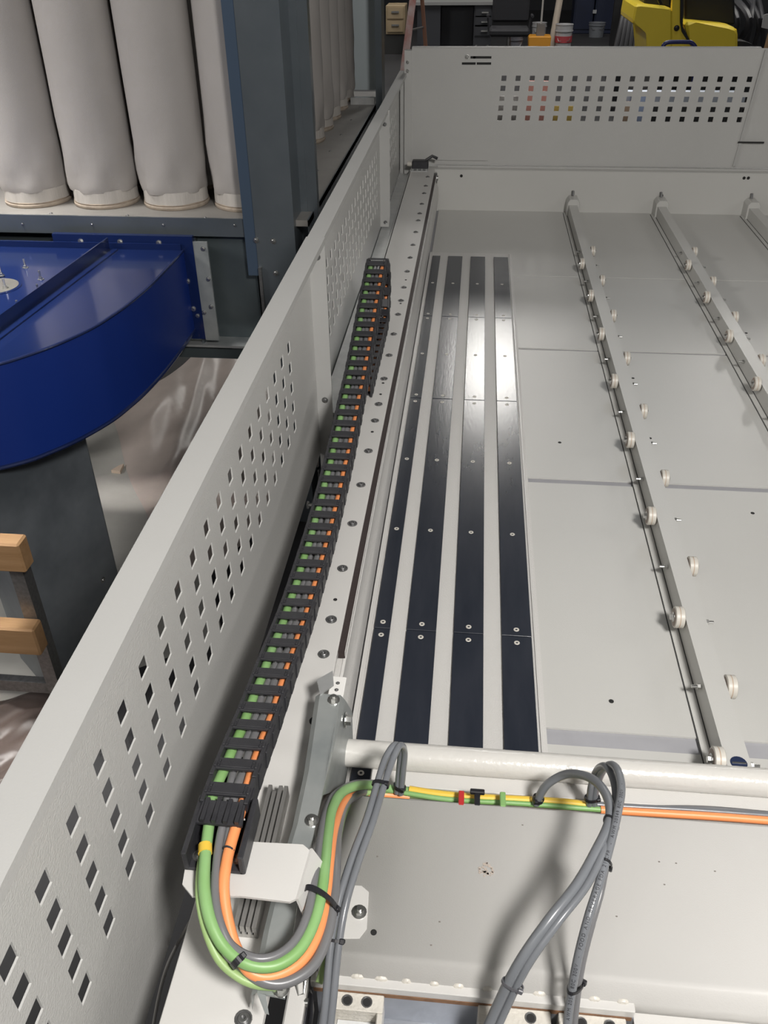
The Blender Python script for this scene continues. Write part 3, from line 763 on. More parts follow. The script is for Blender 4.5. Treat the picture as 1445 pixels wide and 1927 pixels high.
loops.append(cable('printed grey cable with black lettering, rightmost of the arching cables', [
    (1064, 1965, .98), (1072, 1890, 1.02), (1086, 1810, 1.06), (1106, 1730, 1.09), (1128, 1660, 1.105), (1148, 1590, 1.115), (1162, 1530, 1.12), (1169, 1485, 1.12), (1163, 1452, 1.115), (1150, 1439, 1.10), (1134, 1450, 1.06), (1122, 1480, 1.02), (1117, 1514, .985)], .0046, GREY))
loops.append(cable('short grey cable hidden partly behind the printed grey cable', [
    (1078, 1965, .97), (1083, 1900, 1.0), (1094, 1820, 1.04), (1112, 1745, 1.07), (1130, 1680, 1.09), (1142, 1620, 1.10)], .0036, GREYD))


def near(P, px, py):
    """the point of a cable path that the photograph shows nearest to a pixel, and its direction"""
    best = None
    for k, p in enumerate(P):
        c = MC.transposed() @ (p - CAM)
        if c.z > -.05: continue
        d = (c.x / -c.z * FPX + PX - px) ** 2 + (c.y / c.z * FPX + PY - py) ** 2
        if best is None or d < best[0]: best = (d, k)
    k = best[1]; return P[k], (P[min(k + 1, len(P) - 1)] - P[max(k - 1, 0)]).normalized()


def tie(lab, px, py, paths, rad, w=.0022, m=None):
    """cable tie: a flat oval strap around the given cables, with its head on the upper side"""
    m = m or TIE; N = [near(P, px, py) for P in paths]
    ax = sum((n[1] if n[1].dot(N[0][1]) > 0 else -n[1] for n in N), Vector()).normalized()
    p = sum((n[0] for n in N), Vector()) / len(N)
    if len(N) > 1:
        far = max((n[0] for n in N), key=lambda v: (v - p).length) - p; far -= ax * far.dot(ax)
        s = far.normalized(); ra = max(abs((n[0] - p).dot(s)) for n in N) + rad; u = ax.cross(s)
        rb = max(abs((n[0] - p).dot(u)) for n in N) + rad
    else: s = ax.cross(Vector((0, 0, 1))).normalized(); u = ax.cross(s); ra = rb = rad
    if u.z < 0: u = -u
    if s.dot(Vector((1, 0, 0))) < 0: s = -s
    ra += .0006; rb += .0006
    t = thing('cable_tie', lab, 'cable tie', p)
    b = MB(); bm = b.b; n_ = 24; R_ = []
    for i in range(n_):
        a = 2 * math.pi * i / n_; c = s * math.cos(a) * ra + u * math.sin(a) * rb; c2 = s * math.cos(a) * (ra + .0012) + u * math.sin(a) * (rb + .0012)
        R_.append([bm.verts.new(p + c - ax * w), bm.verts.new(p + c + ax * w), bm.verts.new(p + c2 + ax * w), bm.verts.new(p + c2 - ax * w)])
    for i in range(n_):
        A, B_ = R_[i], R_[(i + 1) % n_]
        for k in range(4): bm.faces.new((A[k], A[(k + 1) % 4], B_[(k + 1) % 4], B_[k]))
    build(b, 'strap', m, t)
    b = MB(); h = p + s * (ra + .0008) * .72 + u * (rb + .0008) * .72
    M_ = Matrix((s, ax, u)).transposed().to_4x4(); M_.translation = h
    bmesh.ops.create_cube(b.b, size=1, matrix=M_ @ Matrix.Diagonal((.0052, .0052, .0042, 1)))
    build(b, 'head', m, t, bevel=.0007)
    return t


LP = [l[1] for l in loops]
tie('wide black cable tie binding the looping bundle at its lowest left bend', 444, 1811, [P_green, P_g2, P_or], .006, .0030)
tie('black cable tie binding the rising bundle beside the cover bolts', 603, 1693, [P_g1, P_green, P_g2], .0055, .0028)
tie('black tie around the grey pair just below the pipe', 716, 1478, LP[0:2], .0043)
tie('black tie halfway along the grey pair near the shim plate', 632, 1767, LP[0:2], .0043, .0014)
tie('black tie where the grey pair dives into the trough', 752, 1480, [LP[0][-14:], LP[1][-14:]], .0043)
tie('black tie at the left foot of the wide grey arch', 1012, 1502, [LP[2][-14:]], .0056)
tie('black tie at the right foot of the arches, under the pipe', 1112, 1502, [LP[3][-14:], LP[4][-14:]], .0048)
tie('small black tie where the thick grey pair meets the printed cable', 1148, 1548, [LP[2][:60], LP[3][:60]], .0053, .0012)
tie('small black tie on the printed cable at mid height', 1142, 1630, [LP[4][:60], LP[5]], .0048, .0012)
tie('grey cable tie low on the thick grey pair above the weld line', 964, 1852, [LP[2][:30], LP[3][:30]], .0053, .0014, mat('tie_grey', (.10, .10, .11), .4))
tie('black tie low on the printed cable above the right bearing block', 1076, 1855, [LP[4][:30], LP[5][:30]], .0048, .0014)


def print_on(P, r, text, s0, size, parent, m):
    """lettering along the upper side of a cable path"""
    fc = bpy.data.curves.new('f', 'FONT'); L_ = [0]
    for a, c in zip(P, P[1:]): L_.append(L_[-1] + (c - a).length)
    bm = bmesh.new(); s = s0; cache = {}
    for ch in text:
        if ch == ' ': s += size * .55; continue
        if ch not in cache:
            fc.body = ch; fc.size = size; fc.extrude = 0; o = bpy.data.objects.new('tmp', fc); COL.objects.link(o)
            dg = bpy.context.evaluated_depsgraph_get(); me = bpy.data.meshes.new_from_object(o.evaluated_get(dg)); cache[ch] = me; bpy.data.objects.remove(o)
        me = cache[ch]; wd = max((v.co.x for v in me.vertices), default=size * .5)
        i = max(k for k in range(len(L_)) if L_[k] <= s); i = min(i, len(P) - 2)
        p = P[i].lerp(P[i + 1], (s - L_[i]) / (L_[i + 1] - L_[i])); ax = (P[i + 1] - P[i]).normalized()
        vw = (CAM * .75 + Vector((0, 0, .6)) - p).normalized(); u = (vw - ax * vw.dot(ax)).normalized(); sd = u.cross(ax)
        vs_ = {}
        for v in me.vertices:
            an = (v.co.y - size * .35) / r
            vs_[v.index] = bm.verts.new(p + ax * v.co.x + sd * math.sin(an) * (r + .00025) + u * math.cos(an) * (r + .00025))
        for f in me.polygons:
            try: bm.faces.new([vs_[k] for k in f.vertices])
            except ValueError: pass
        s += wd + size * .18
    me = bpy.data.meshes.new('lettering'); bm.to_mesh(me); bm.free(); me.materials.append(m)
    return link('lettering', me, parent)


print_on(loops[4][1], .0046, 'AWM 20549 80C 300V  -  FOOD AND BEVERAGE FDA 21 CFR  -  AWM 20549 80C 300V  -', .03, .0048, loops[4][0], INK)
print_on(loops[1][1], .0040, 'AWM 20549 80C', .545, .0042, loops[1][0], INK)

# pale wire between plate and guard at lower left
cable('thin pale wire hanging between the guide plate and the near side guard', [(285, 1950, .70), (300, 1870, .80), (318, 1810, .88), (352, 1745, .97), (372, 1715, 1.03)], .0022, mat('pale_wire', (.35, .34, .32), .5))

# ================================================================== background left (built where it stands)
SC = .625


def q(x, y, z=None):
    """layout point, drawn about the lens and brought to its true distance"""
    v = Vector((x, y, z)); return CAM + (v - CAM) * SC


def qbox(b, x0, x1, y0, y1, z0, z1):
    a, c = q(x0, y0, z0), q(x1, y1, z1); b.box(a.x, c.x, a.y, c.y, a.z, c.z); return b


ZSH = .67
XR_ = -.80; YF = 4.24
dc = thing('dust_collector', 'blue-grey sheet steel dust collector frame with corner columns', 'dust collector', q(-1.6, 5.5, ZSH))
b = MB(); qbox(b, -3.2, XR_, YF, 8.0, ZSH - .03, ZSH); build(b, 'bag_shelf', SHELFM, dc)
b = MB(); qbox(b, -3.2, -1.10, YF - .012, YF, ZSH - .085, ZSH + .004); build(b, 'shelf_front_flange', COLL, dc)
b = MB(); qbox(b, XR_ - .005, XR_, YF, 8.0, ZSH - .30, ZSH + .004); build(b, 'shelf_side_flange', COLL, dc)
b = MB(); qbox(b, -3.2, -1.12, YF + .08, YF + .10, -.02, ZSH - .03); build(b, 'back_panel', COLLB, dc)
b = MB(); qbox(b, -1.385, -1.09, YF + .03, YF + .06, .03, ZSH - .08); build(b, 'front_panel', COLLB, dc)
b = MB(); qbox(b, -1.55, -1.09, YF - .09, YF + .06, .02, .032); build(b, 'bottom_flange', GALVL, dc)
b = MB(); qbox(b, -1.62, -1.09, YF - .06, YF - .03, -.055, .02); build(b, 'bottom_skirt', COLLB, dc)
b = MB(); qbox(b, XR_ - .02, XR_ - .01, YF + .1, 8.0, -1.14, ZSH - .03); build(b, 'side_panel', COLLB, dc)
b = MB(); qbox(b, -1.40, -1.388, YF - .07, YF + .05, .03, ZSH - .10); build(b, 'panel_rib', COLL, dc)
# corner column: folded sections
yf = YF - .05


def xat(px, py, y): return at(px, py, 'y', y).x


xl, xm, xr = xat(474, 480, yf), xat(484, 480, yf), xat(557, 480, yf)
b = MB(); qbox(b, xm, xr, yf, yf + .02, -1.12, 3.6); build(b, 'corner_column', COLL, dc)
b = MB(); qbox(b, xl - .03, xm - .002, yf + .01, yf + .14, .40, 3.6); build(b, 'column_web', mat('collector_blue', (.09, .13, .19), .35, metal=.5), dc)
b = MB(); qbox(b, xr - .02, xr, yf + .02, yf + .20, -1.12, 3.6); build(b, 'column_side', COLL, dc)
b = MB(); qbox(b, xr, xr + .035, yf + .20, yf + .22, .50, 3.6); qbox(b, xr + .030, xr + .085, yf + .205, yf + .26, .50, 3.6); build(b, 'column_flange', COLL, dc)
b = MB(); qbox(b, xr, xr + .10, yf + .26, yf + .28, -1.12, .52); build(b, 'lower_column', COLLB, dc)
b = MB(); qbox(b, xl + .03, xl + .045, yf - .02, yf + .0, .02, .45); build(b, 'rib', DSTEEL, dc)
b = MB(); qbox(b, XR_ - .24, XR_ + .01, 7.75, 7.80, ZSH + .05, 4.2); build(b, 'far_column', mat('collector_lit', (.50, .56, .58), .4, metal=.4), dc)  # collector steel, the light on this face put into a paler colour
b = MB(); qbox(b, XR_ + .01, XR_ + .06, 7.30, 7.52, ZSH - .5, 4.2); build(b, 'far_column_side', COLL, dc)
b = MB(); qbox(b, XR_ - .2, XR_ - .01, 7.38, 7.44, ZSH, ZSH + .05); build(b, 'far_sill', GALVL, dc)
bo = dome_mesh(.006)
for px in (42, 173, 307, 441): link('rivet', dome_mesh(.003), dc, at(px, 424 - (441 - px) * .006, 'y', 1.9 * 0 + q(0, YF - .014, 0).y), (R(90), 0, 0))
ycol = q(0, yf, 0).y
for (px, py) in ((482, 452), (514, 454), (519, 514)): link('bolt', bo, dc, at(px, py, 'y', ycol), (R(90), 0, 0))
for (px, py) in ((562, 438), (579, 436), (567, 430)): link('bolt', bo, dc, at(px, py, 'y', q(0, yf + .24, 0).y), (R(90), 0, 0))
zsh = q(0, 0, ZSH).z
bs = dome_mesh(.0045, DSTEEL)
for (px, py) in ((96, 402), (240, 406), (386, 410), (597, 321), (621, 285), (642, 254), (661, 226), (677, 202)): link('shelf_bolt', bs, dc, Z(px, py, zsh))
for (px, py) in ((437, 631), (468, 618)): link('hex_bolt', hex_mesh(.006, .006, .012), dc, Z(px, py, q(0, 0, .032).z))
for x, y in ((-2.9, YF + .4), (-2.9, 7.4), (XR_ - .1, 7.4), (-1.05, YF + .3)):
    b = MB(); qbox(b, x - .04, x + .04, y - .04, y + .04, -1.139, ZSH - .03); build(b, 'leg', COLL, dc)

# filter bags
PITCH = .378; RB = .170
FRONT = ['leftmost filter bag of the front row, above the blue fan inlet', 'second filter bag from the left in the front row', 'third filter bag from the left in the front row', 'fourth filter bag of the front row, half hidden by the corner column']


def bag(cx, cy, lab, seed, dz0=0):
    rs = random.Random(seed); c = q(cx, cy, ZSH); t = thing('filter_bag', lab, 'filter bag', c, 'hanging filter bags')
    r = RB * SC; H = 2.3
    ph = [rs.random() * 6.28 for _ in range(6)]

    def f(a, z):
        k = max(0, 1 - z / .45)
        return .0022 * math.sin(2 * a + ph[0] + z * 2) + .003 * k * math.sin(9 * a + ph[1] + z * 20) + .0035 * k * math.sin(5 * a + ph[2] - z * 30)
    b = MB(); pr_ = [(r * .965, .048), (r * .985, .056), (r * 1.0, .068), (r * 1.0, .085), (r * 1.012, .11), (r * 1.022, .14), (r * 1.018, .19), (r * 1.02, .27), (r * 1.01, .40), (r * 1.0, .7), (r, 1.2), (r, H)]
    b.lathe([(a, z) for a, z in pr_], (c.x, c.y, c.z), 40, f); build(b, 'fabric_sleeve', FABRIC, t, True)
    b = MB(); b.lathe([(r * .975, .016), (r * .972, .030), (r * .970, .042), (r * .962, .054)], (c.x, c.y, c.z), 36, lambda a, z: .0010 * math.sin(30 * a + ph[3])); build(b, 'cuff', FABW, t, True)
    b = MB(); b.lathe([(r * .97, 0), (r * 1.0, .004), (r * 1.0, .009), (r * .965, .012), (r * .985, .016), (r * .95, .019)], (c.x, c.y, c.z), 36); build(b, 'clamp_ring', FABR, t, True)


X4 = -1.168
for i in range(4): bag(X4 - PITCH * (3 - i), 4.52, FRONT[i], i)
ords = ['first', 'second', 'third', 'fourth', 'fifth', 'sixth', 'seventh', 'eighth']
for j in range(1, 9): bag(X4, 4.52 + PITCH * 1.02 * j, '%s filter bag behind the front row along the open right side' % ords[j - 1], 20 + j)
for i in range(3): bag(X4 - PITCH * (3 - i), 4.52 + PITCH, 'filter bag of the second row glimpsed in the gap right of the %s front bag' % ('leftmost', 'second', 'third')[i], 40 + i)

# blue fan
fan = thing('blower_fan', 'glossy blue centrifugal fan housing bolted to the dust collector', 'fan', q(-2.1, 3.6, .12))
top_ = [(-1.424, 4.15), (-1.424, 3.92), (-1.428, 3.70), (-1.438, 3.55), (-1.455, 3.40), (-1.478, 3.28), (-1.505, 3.17), (-1.55, 3.06), (-1.60, 2.965), (-1.66, 2.88), (-1.73, 2.80), (-1.85, 2.72), (-2.0, 2.66), (-2.2, 2.63), (-2.5, 2.68), (-2.8, 2.85), (-3.05, 3.15), (-3.15, 3.6), (-3.1, 4.0), (-2.9, 4.15)]
top_ = [(v.x, v.y) for v in spline([(x, y, 0) for x, y in top_], 4)]
ZT_, ZL_ = .542, .115
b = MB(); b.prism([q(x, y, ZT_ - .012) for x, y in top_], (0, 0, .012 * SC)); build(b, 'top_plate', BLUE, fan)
b = MB(); bm = b.b
A = [bm.verts.new(q(x, y, ZT_ - .012)) for x, y in top_]; B_ = [bm.verts.new(q(x, y, ZL_)) for x, y in top_]
for i in range(len(A) - 1): bm.faces.new((A[i], A[i + 1], B_[i + 1], B_[i]))
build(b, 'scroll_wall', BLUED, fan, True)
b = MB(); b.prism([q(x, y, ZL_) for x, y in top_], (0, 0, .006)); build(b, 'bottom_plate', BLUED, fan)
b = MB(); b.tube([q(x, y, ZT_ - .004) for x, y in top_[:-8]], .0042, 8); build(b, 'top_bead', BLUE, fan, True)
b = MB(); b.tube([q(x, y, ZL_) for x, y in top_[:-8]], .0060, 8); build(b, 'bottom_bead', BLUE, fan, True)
yfl = 4.15
b = MB(); qbox(b, -2.09, -1.372, yfl, yfl + .03, ZT_ - .0, .606); qbox(b, -1.46, -1.372, yfl, yfl + .03, .067, ZT_); qbox(b, -2.09, -1.46, yfl, yfl + .03, .067, ZL_ + .02)
build(b, 'outlet_flange', BLUE, fan)
b = MB(); qbox(b, -3.1, -1.43, yfl - .018, yfl - .006, ZT_, ZT_ + .03); build(b, 'rear_upstand', BLUE, fan)
yb_ = q(0, yfl, 0).y
for (px, py) in ((152, 454), (226, 455), (299, 457), (353, 529), (364, 581)): link('flange_bolt', hex_mesh(.0055, .006), fan, at(px, py, 'y', yb_), (R(90), 0, 0))
for (px, py) in ((327, 527), (338, 578)): link('flange_bolt', dome_mesh(.003, DSTEEL), fan, at(px, py, 'y', yb_ - .002), (R(90), 0, 0))
# angle brace on top
zt = q(0, 0, ZT_).z
a0, a1 = Z(-60, 668, zt), Z(205, 470, zt)
d_ = (a1 - a0).normalized(); nn = Vector((d_.y, -d_.x, 0))
b = MB(); b.prism([a0, a1, a1 + Vector((0, 0, .038)), a0 + Vector((0, 0, .038))], nn * .004); build(b, 'angle_brace', BLUE, fan)
b = MB(); b.prism([a0, a1, a1 + nn * .03, a0 + nn * .03], (0, 0, .004)); build(b, 'brace_foot', BLUE, fan)
# bearing disc and studs
c_ = Z(-8, 540, zt)
b = MB(); b.lathe([(.062, 0), (.062, .003), (.0001, .003)], (c_.x, c_.y, zt), 40); build(b, 'bearing_disc', mat('disc_steel', (.20, .19, .175), .45, metal=.5, var=.2, vscale=30), fan, True)
b = MB(); b.lathe([(.070, 0), (.070, .002), (.062, .002), (.0621, 0)], (c_.x, c_.y, zt), 40); build(b, 'disc_collar', BLUE, fan, True)
stud = hex_mesh(.0055, .006, .020); wing = hex_mesh(.010, .004, .022)
for (px, py) in ((48, 504), (77, 526), (73, 552), (35, 583), (3, 519), (10, 542)): link('stud', stud, fan, Z(px, py, zt + (.003 if px < 15 else 0)))
# gasket bolts at right of the flange on the collector panel
for (px, py) in ((382, 468), (392, 525), (397, 577), (384, 588), (372, 594)): link('panel_bolt', hex_mesh(.0045, .005), dc, at(px, py, 'y', q(0, YF - .09, 0).y), (R(90), 0, 0))
b = MB(); qbox(b, -1.372, -1.30, YF - .088, YF - .075, .06, .58); build(b, 'gasket_strip', GALV, dc)

# pedestal under the fan
t = thing('fan_pedestal', 'dark blue-grey sheet steel pedestal standing under the fan', 'pedestal', (-1.04, 1.8, 0))
yp = 1.80
x0, x1 = at(60, 1200, 'y', yp).x, at(196, 1020, 'y', yp).x
P1 = Z(97, 1308, 0); P2 = at(222, 1078, 'y', 2.03); zp = q(0, 0, ZL_).z; P2.z = 0
b = MB(); b.prism([P1, P2, P2 + Vector((-.10, .12, 0)), P2 + Vector((-.45, .10, 0)), P1 + Vector((-.16, .14, 0))], (0, 0, zp)); build(b, 'pedestal_body', PED, t, bevel=.004)
pn = (P2 - P1).normalized(); pb = P1.lerp(P2, .82); pb.z = at(185, 1090, 'y', pb.y).z; link('bolt', dome_mesh(.0065), t, pb + Vector((0, -.002, 0)), (R(90), 0, math.atan2(pn.y, pn.x)))
# steel stand with timber blocks at the left edge
t = thing('steel_stand', 'grey steel stand post at the left edge beside the pedestal', 'stand', (-1.25, 1.6, 0))
ps = 1.62
pa = at(30, 1080, 'y', ps).x
b = MB(); xl_, xr_ = at(58, 1200, 'y', ps).x, at(82, 1200, 'y', ps).x
b.box(xl_, xr_, ps, ps + .04, 0, .62); build(b, 'post', DSTEEL, t)
b = MB(); b.box(xl_ - .4, xl_, ps + .005, ps + .03, .08, .12); b.box(xl_ - .4, xl_, ps + .005, ps + .03, .30, .33); build(b, 'rail', DSTEEL, t)
for (nm, px0, px1, py0, py1, lab) in (('timber_block', -60, 40, 1018, 1078, 'upper pale timber block end on the steel stand'), ('timber_block', -60, 68, 1178, 1232, 'lower pale timber block end on the steel stand')):
    a = at(px0, py0, 'y', ps - .05); c = at(px1, (py0 + py1) / 2, 'y', ps - .05); zlo = at(20, py1, 'y', ps - .05).z; zhi = at(20, py0, 'y', ps - .05).z - .012
    b = MB(); b.box(a.x, c.x, ps - .05, ps - .001, zlo, zhi); t2 = build(b, nm, WOOD, None, bevel=.005); tag(t2, lab, 'timber block')

# plastic film sheets on the floor
def film(name, lab, poly, m, amp, seed):
    rs = random.Random(seed); n_ = 46; P4 = [Z(px, py, .003) for px, py in poly]
    bm = bmesh.new(); G = []
    ph = [(rs.uniform(2, 16), rs.uniform(2, 16), rs.random() * 6.28, rs.uniform(.2, 1)) for _ in range(9)]
    for i in range(n_):
        row = []
        for j in range(n_):
            u, v = i / (n_ - 1), j / (n_ - 1)
            p = P4[0].lerp(P4[1], u).lerp(P4[3].lerp(P4[2], u), v)
            h = sum(a * (1 - abs(math.sin(k1 * u + k2 * v + f_))) ** 2 for k1, k2, f_, a in ph) / 4
            ed = min(1, 6 * min(u, v, 1 - u, 1 - v) + .15)
            row.append(bm.verts.new((p.x + .03 * math.sin(9 * v + seed) * (1 if u in (0, 1) else .3), p.y + .02 * math.sin(11 * u), .004 + amp * h * ed)))
        G.append(row)
    for i in range(n_ - 1):
        for j in range(n_ - 1): bm.faces.new((G[i][j], G[i + 1][j], G[i + 1][j + 1], G[i][j + 1]))
    me = bpy.data.meshes.new(name); bm.to_mesh(me); bm.free(); me.materials.append(m); me.shade_smooth()
    o = link(name, me); tag(o, lab, 'plastic sheet'); return o


film('plastic_sheet', 'crumpled translucent plastic sheet on the floor between fan and side guard', [(205, 770), (330, 1120), (700, 800), (480, 600)], SHEET, .05, 5)
film('plastic_sheet', 'brown crumpled plastic sheet on the floor at the lower left edge', [(-120, 1312), (150, 1310), (60, 1560), (-300, 1560)], SHEETB, .04, 9)
b = MB(); pa_ = [Z(170, 800, .001), Z(330, 780, .001), Z(420, 1200, .001), Z(60, 1330, .001), Z(-100, 1330, .001), Z(-100, 980, .001)]
b.prism(pa_, (0, 0, .002)); t = build(b, 'floor_slab', CONCL, None); tag(t, 'pale grey concrete slab patch beside the pedestal', 'slab')
b = MB(); p = Z(210, 890, .004); b.prism([p, p + Vector((.04, -.005, 0)), p + Vector((.035, .055, 0)), p + Vector((.02, .04, .0))], (0, 0, .014)); t = build(b, 'wood_scrap', mat('scrap_wood', (.75, .6, .48), .7), None); tag(t, 'small pale wood scrap on the floor beside the plastic sheet', 'scrap')

# ================================================================== background right, behind the rear guard
def box_thing(name, lab, cat, x0, x1, y0, y1, z0, z1, m, bevel=.01):
    b = MB(); b.box(x0, x1, y0, y1, z0, z1); t = build(b, name, m, None, bevel=bevel); return tag(t, lab, cat)


def FX(px, y): return at(px, 60, 'y', y).x


def FZ(py, y, px=1000): return at(px, py, 'y', y).z


YD = 15.0
# desk
DG = mat('desk_grey', (.045, .047, .055), .5, metal=.2)
x0, x1 = FX(797, YD), FX(925, YD)
t = thing('office_desk', 'dark grey steel desk with three drawers against the back of the hall', 'desk', ((x0 + x1) / 2, YD, 0))
zt_ = FZ(3, YD)
b = MB(); b.box(x0 - .2, x1 + .1, YD - .05, YD + .8, zt_ - .04, zt_); build(b, 'desk_top', mat('desk_top', (.25, .25, .25), .4), t)
xd = FX(891, YD)
b = MB(); b.box(xd, x1, YD, YD + .75, .25, zt_ - .04); build(b, 'drawer_unit', DG, t)
b = MB(); b.box(x0 - .1, FX(828, YD), YD, YD + .75, .12, zt_ - .04); build(b, 'left_pedestal', DG, t)
b = MB(); b.box(FX(828, YD), xd, YD + .5, YD + .53, .15, zt_ - .04); build(b, 'modesty_panel', DG, t)
zd = [FZ(y_, YD) for y_ in (16, 33, 50, 68)]
for k, py in enumerate((23, 41, 58)):
    zc2 = FZ(py, YD)
    b = MB(); b.box(xd + .02, x1 - .02, YD - .02, YD, zc2 - .06, zc2 + .08); dr = build(b, 'drawer', DG, t)
    xm_ = FX(911, YD); b = MB(); b.box(xm_ - .05, xm_ + .05, YD - .045, YD - .02, zc2 - .008, zc2 + .008); build(b, 'handle', STEEL, dr)
for xx in (xd + .05, x1 - .05, x0): 
    b = MB(); b.box(xx - .015, xx + .015, YD + .02, YD + .05, 0, .26); build(b, 'leg', STEEL, t)
# beige cabinet
yc_ = 16.0
x0, x1 = FX(726, yc_), FX(762, yc_); z0, z1 = FZ(65, yc_, 740), FZ(10, yc_, 740)
t = thing('filing_cabinet', 'beige two-drawer filing cabinet behind the red ladder', 'cabinet', ((x0 + x1) / 2, yc_, 0))
BEI = mat('beige_cabinet', (.34, .26, .16), .6)
b = MB(); b.box(x0, x1, yc_, yc_ + .5, z0, z1); build(b, 'body', BEI, t, bevel=.01)
for k in (.3, .75):
    zz = z0 + (z1 - z0) * k; b = MB(); b.box(x0 + .03, x1 - .03, yc_ - .02, yc_, zz - (z1 - z0) * .2, zz + (z1 - z0) * .18); dr = build(b, 'drawer', BEI, t)
    b = MB(); b.box((x0 + x1) / 2 - .06, (x0 + x1) / 2 + .06, yc_ - .04, yc_ - .02, zz, zz + .025); build(b, 'handle', DSTEEL, dr)
b = MB(); b.box(x0 - .05, x1 + .05, yc_ + .02, yc_ + .5, 0, z0 - .001); build(b, 'plinth', mat('plinth', (.03, .03, .03), .8), t)
# ladder
yl_ = 12.5
t = thing('step_ladder', 'worn red step ladder standing open behind the rear guard corner', 'ladder', (FX(770, yl_), yl_, 0))
LRED = mat('ladder_red', (.25, .085, .07), .6, col2=(.34, .30, .29), vscale=5)
a0, a1 = at(748, 97, 'y', yl_), at(778, -60, 'y', yl_ + .4)
a0.z = 0.0
b = MB(); b.prism([a0, a0 + Vector((.10, 0, 0)), a1 + Vector((.08, 0, 0)), a1], (0, .05, 0)); build(b, 'front_rail', LRED, t)
c0, c1 = at(803, 92, 'y', yl_ + .7), at(786, -60, 'y', yl_ + .45); c0.z = 0
b = MB(); b.prism([c0, c0 + Vector((.05, 0, 0)), c1 + Vector((.05, 0, 0)), c1], (0, .04, 0)); build(b, 'rear_rail', mat('ladder_rear', (.30, .15, .10), .6), t)
for k in (.25, .5, .75):
    pA = a0.lerp(a1, k) + Vector((.07, 0, 0)); pB = c0.lerp(c1, k)
    b = MB(); b.cyl(pA + Vector((0, .02, 0)), pB + Vector((.02, .02, 0)), .012, 6); build(b, 'brace', DSTEEL, t)
# dark office chair
t = thing('office_chair', 'black office chair standing right of the steel desk', 'chair', (FX(960, 14), 14, 0))
cx = FX(958, 14); BKC = mat('chair_black', (.018, .018, .022), .8)
b = MB(); b.box(cx - .28, cx + .28, 13.8, 14.3, .48, .58); build(b, 'seat', BKC, t, bevel=.03)
b = MB(); b.box(cx - .25, cx + .27, 14.25, 14.33, .62, 1.35); build(b, 'backrest', BKC, t, bevel=.03)
b = MB(); b.cyl((cx, 14.05, .12), (cx, 14.05, .48), .03, 10); build(b, 'column', DSTEEL, t)
for k in range(5):
    a = k * 1.257; b = MB(); b.tube([(cx, 14.05, .12), (cx + .28 * math.cos(a), 14.05 + .28 * math.sin(a), .05)], .018, 6); b.cyl((cx + .28 * math.cos(a), 14.05 + .28 * math.sin(a), 0.0), (cx + .28 * math.cos(a), 14.05 + .28 * math.sin(a), .05), .02, 8); build(b, 'base_arm', DSTEEL, t)
for s_ in (-1, 1):
    b = MB(); b.tube([(cx + s_ * .28, 14.2, .52), (cx + s_ * .31, 14.2, .72), (cx + s_ * .31, 13.9, .72)], .02, 6); build(b, 'armrest', BKC, t)
# buckets
def bucket(px, py0, py1, y, wpx, lab, band=None, m=None):
    c = at(px, 60, 'y', y); zt_ = at(px, py1, 'y', y).z; r = wpx / 2 * (y / math.cos(0.15)) / FPX; h = max(.18, zt_)
    t = thing('bucket', lab, 'bucket', (c.x, y, 0))
    m = m or mat('bucket_white', (.36, .36, .37), .5)
    b = MB(); b.lathe([(r * .85, 0), (r * .9, h * .3), (r, h * .97), (r * 1.04, h * .98), (r * 1.04, h), (r * .95, h), (r * .93, h - .02)], (c.x, y, 0), 24); build(b, 'pail', m, t, True)
    b = MB(); b.lathe([(r * 1.03, h * .80), (r * 1.05, h * .80), (r * 1.05, h * .84), (r * 1.03, h * .84)], (c.x, y, 0), 24); build(b, 'rim_ring', m, t, True)
    if band:
        b = MB(); b.lathe([(r * .955, h * .50), (r * .985, h * .50), (r * .995, h * .68), (r * .96, h * .68)], (c.x, y, 0), 24); build(b, 'label_band', band, t, True)
    b = MB(); b.tube([(c.x - r * 1.02, y, h * .85), (c.x - r * .6, y - r * .9, h * .55), (c.x + r * .6, y - r * .9, h * .55), (c.x + r * 1.02, y, h * .85)], .005, 6); build(b, 'handle', DSTEEL, t)


bucket(1061, 88, 45, 15.4, 28, 'white bucket with a red label band beside the cardboard tube', mat('bucket_red', (.35, .05, .06), .5))
bucket(1014, 70, 42, 17.5, 23, 'white bucket behind the long broom handle')
bucket(970, 86, 66, 15.4, 25, 'low grey bucket beside the office chair', None, mat('bucket_grey', (.14, .14, .16), .5))
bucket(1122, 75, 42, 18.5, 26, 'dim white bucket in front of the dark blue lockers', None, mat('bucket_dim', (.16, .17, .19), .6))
# yellow mop wringer
yw = 15.2; x0, x1 = FX(998, yw), FX(1036, yw); z1 = FZ(69, yw)
t = thing('mop_bucket', 'orange-yellow mop bucket with a long handle standing in it', 'mop bucket', ((x0 + x1) / 2, yw, 0))
OY = mat('mop_yellow', (.62, .28, .03), .5)
b = MB(); b.prism([(x0, yw, .0), (x1, yw, .0), (x1 + .02, yw, z1), (x0 - .02, yw, z1)], (0, .35, 0)); build(b, 'tub', OY, t, bevel=.01)
b = MB(); xm_ = FX(1018, yw); b.box(xm_ - .06, xm_ + .06, yw + .1, yw + .25, z1 - .02, z1 + .16); build(b, 'wringer', mat('wringer_grey', (.16, .15, .14), .6), t)
b = MB(); b.cyl((xm_, yw + .15, z1 + .1), (xm_ + .01, yw + .3, 1.6), .014, 8); build(b, 'handle', mat('handle_grey', (.36, .34, .32), .5), t)
# cardboard tube
x_ = FX(1038, 15.6)
t = build(MB().cyl((x_, 15.6, 0), (x_ + .09, 15.75, FZ(4, 15.6) + .02), .052, 20), 'cardboard_tube', mat('cardboard', (.42, .36, .30), .8), None, True); tag(t, 'tall pale cardboard tube standing behind the white bucket', 'tube')
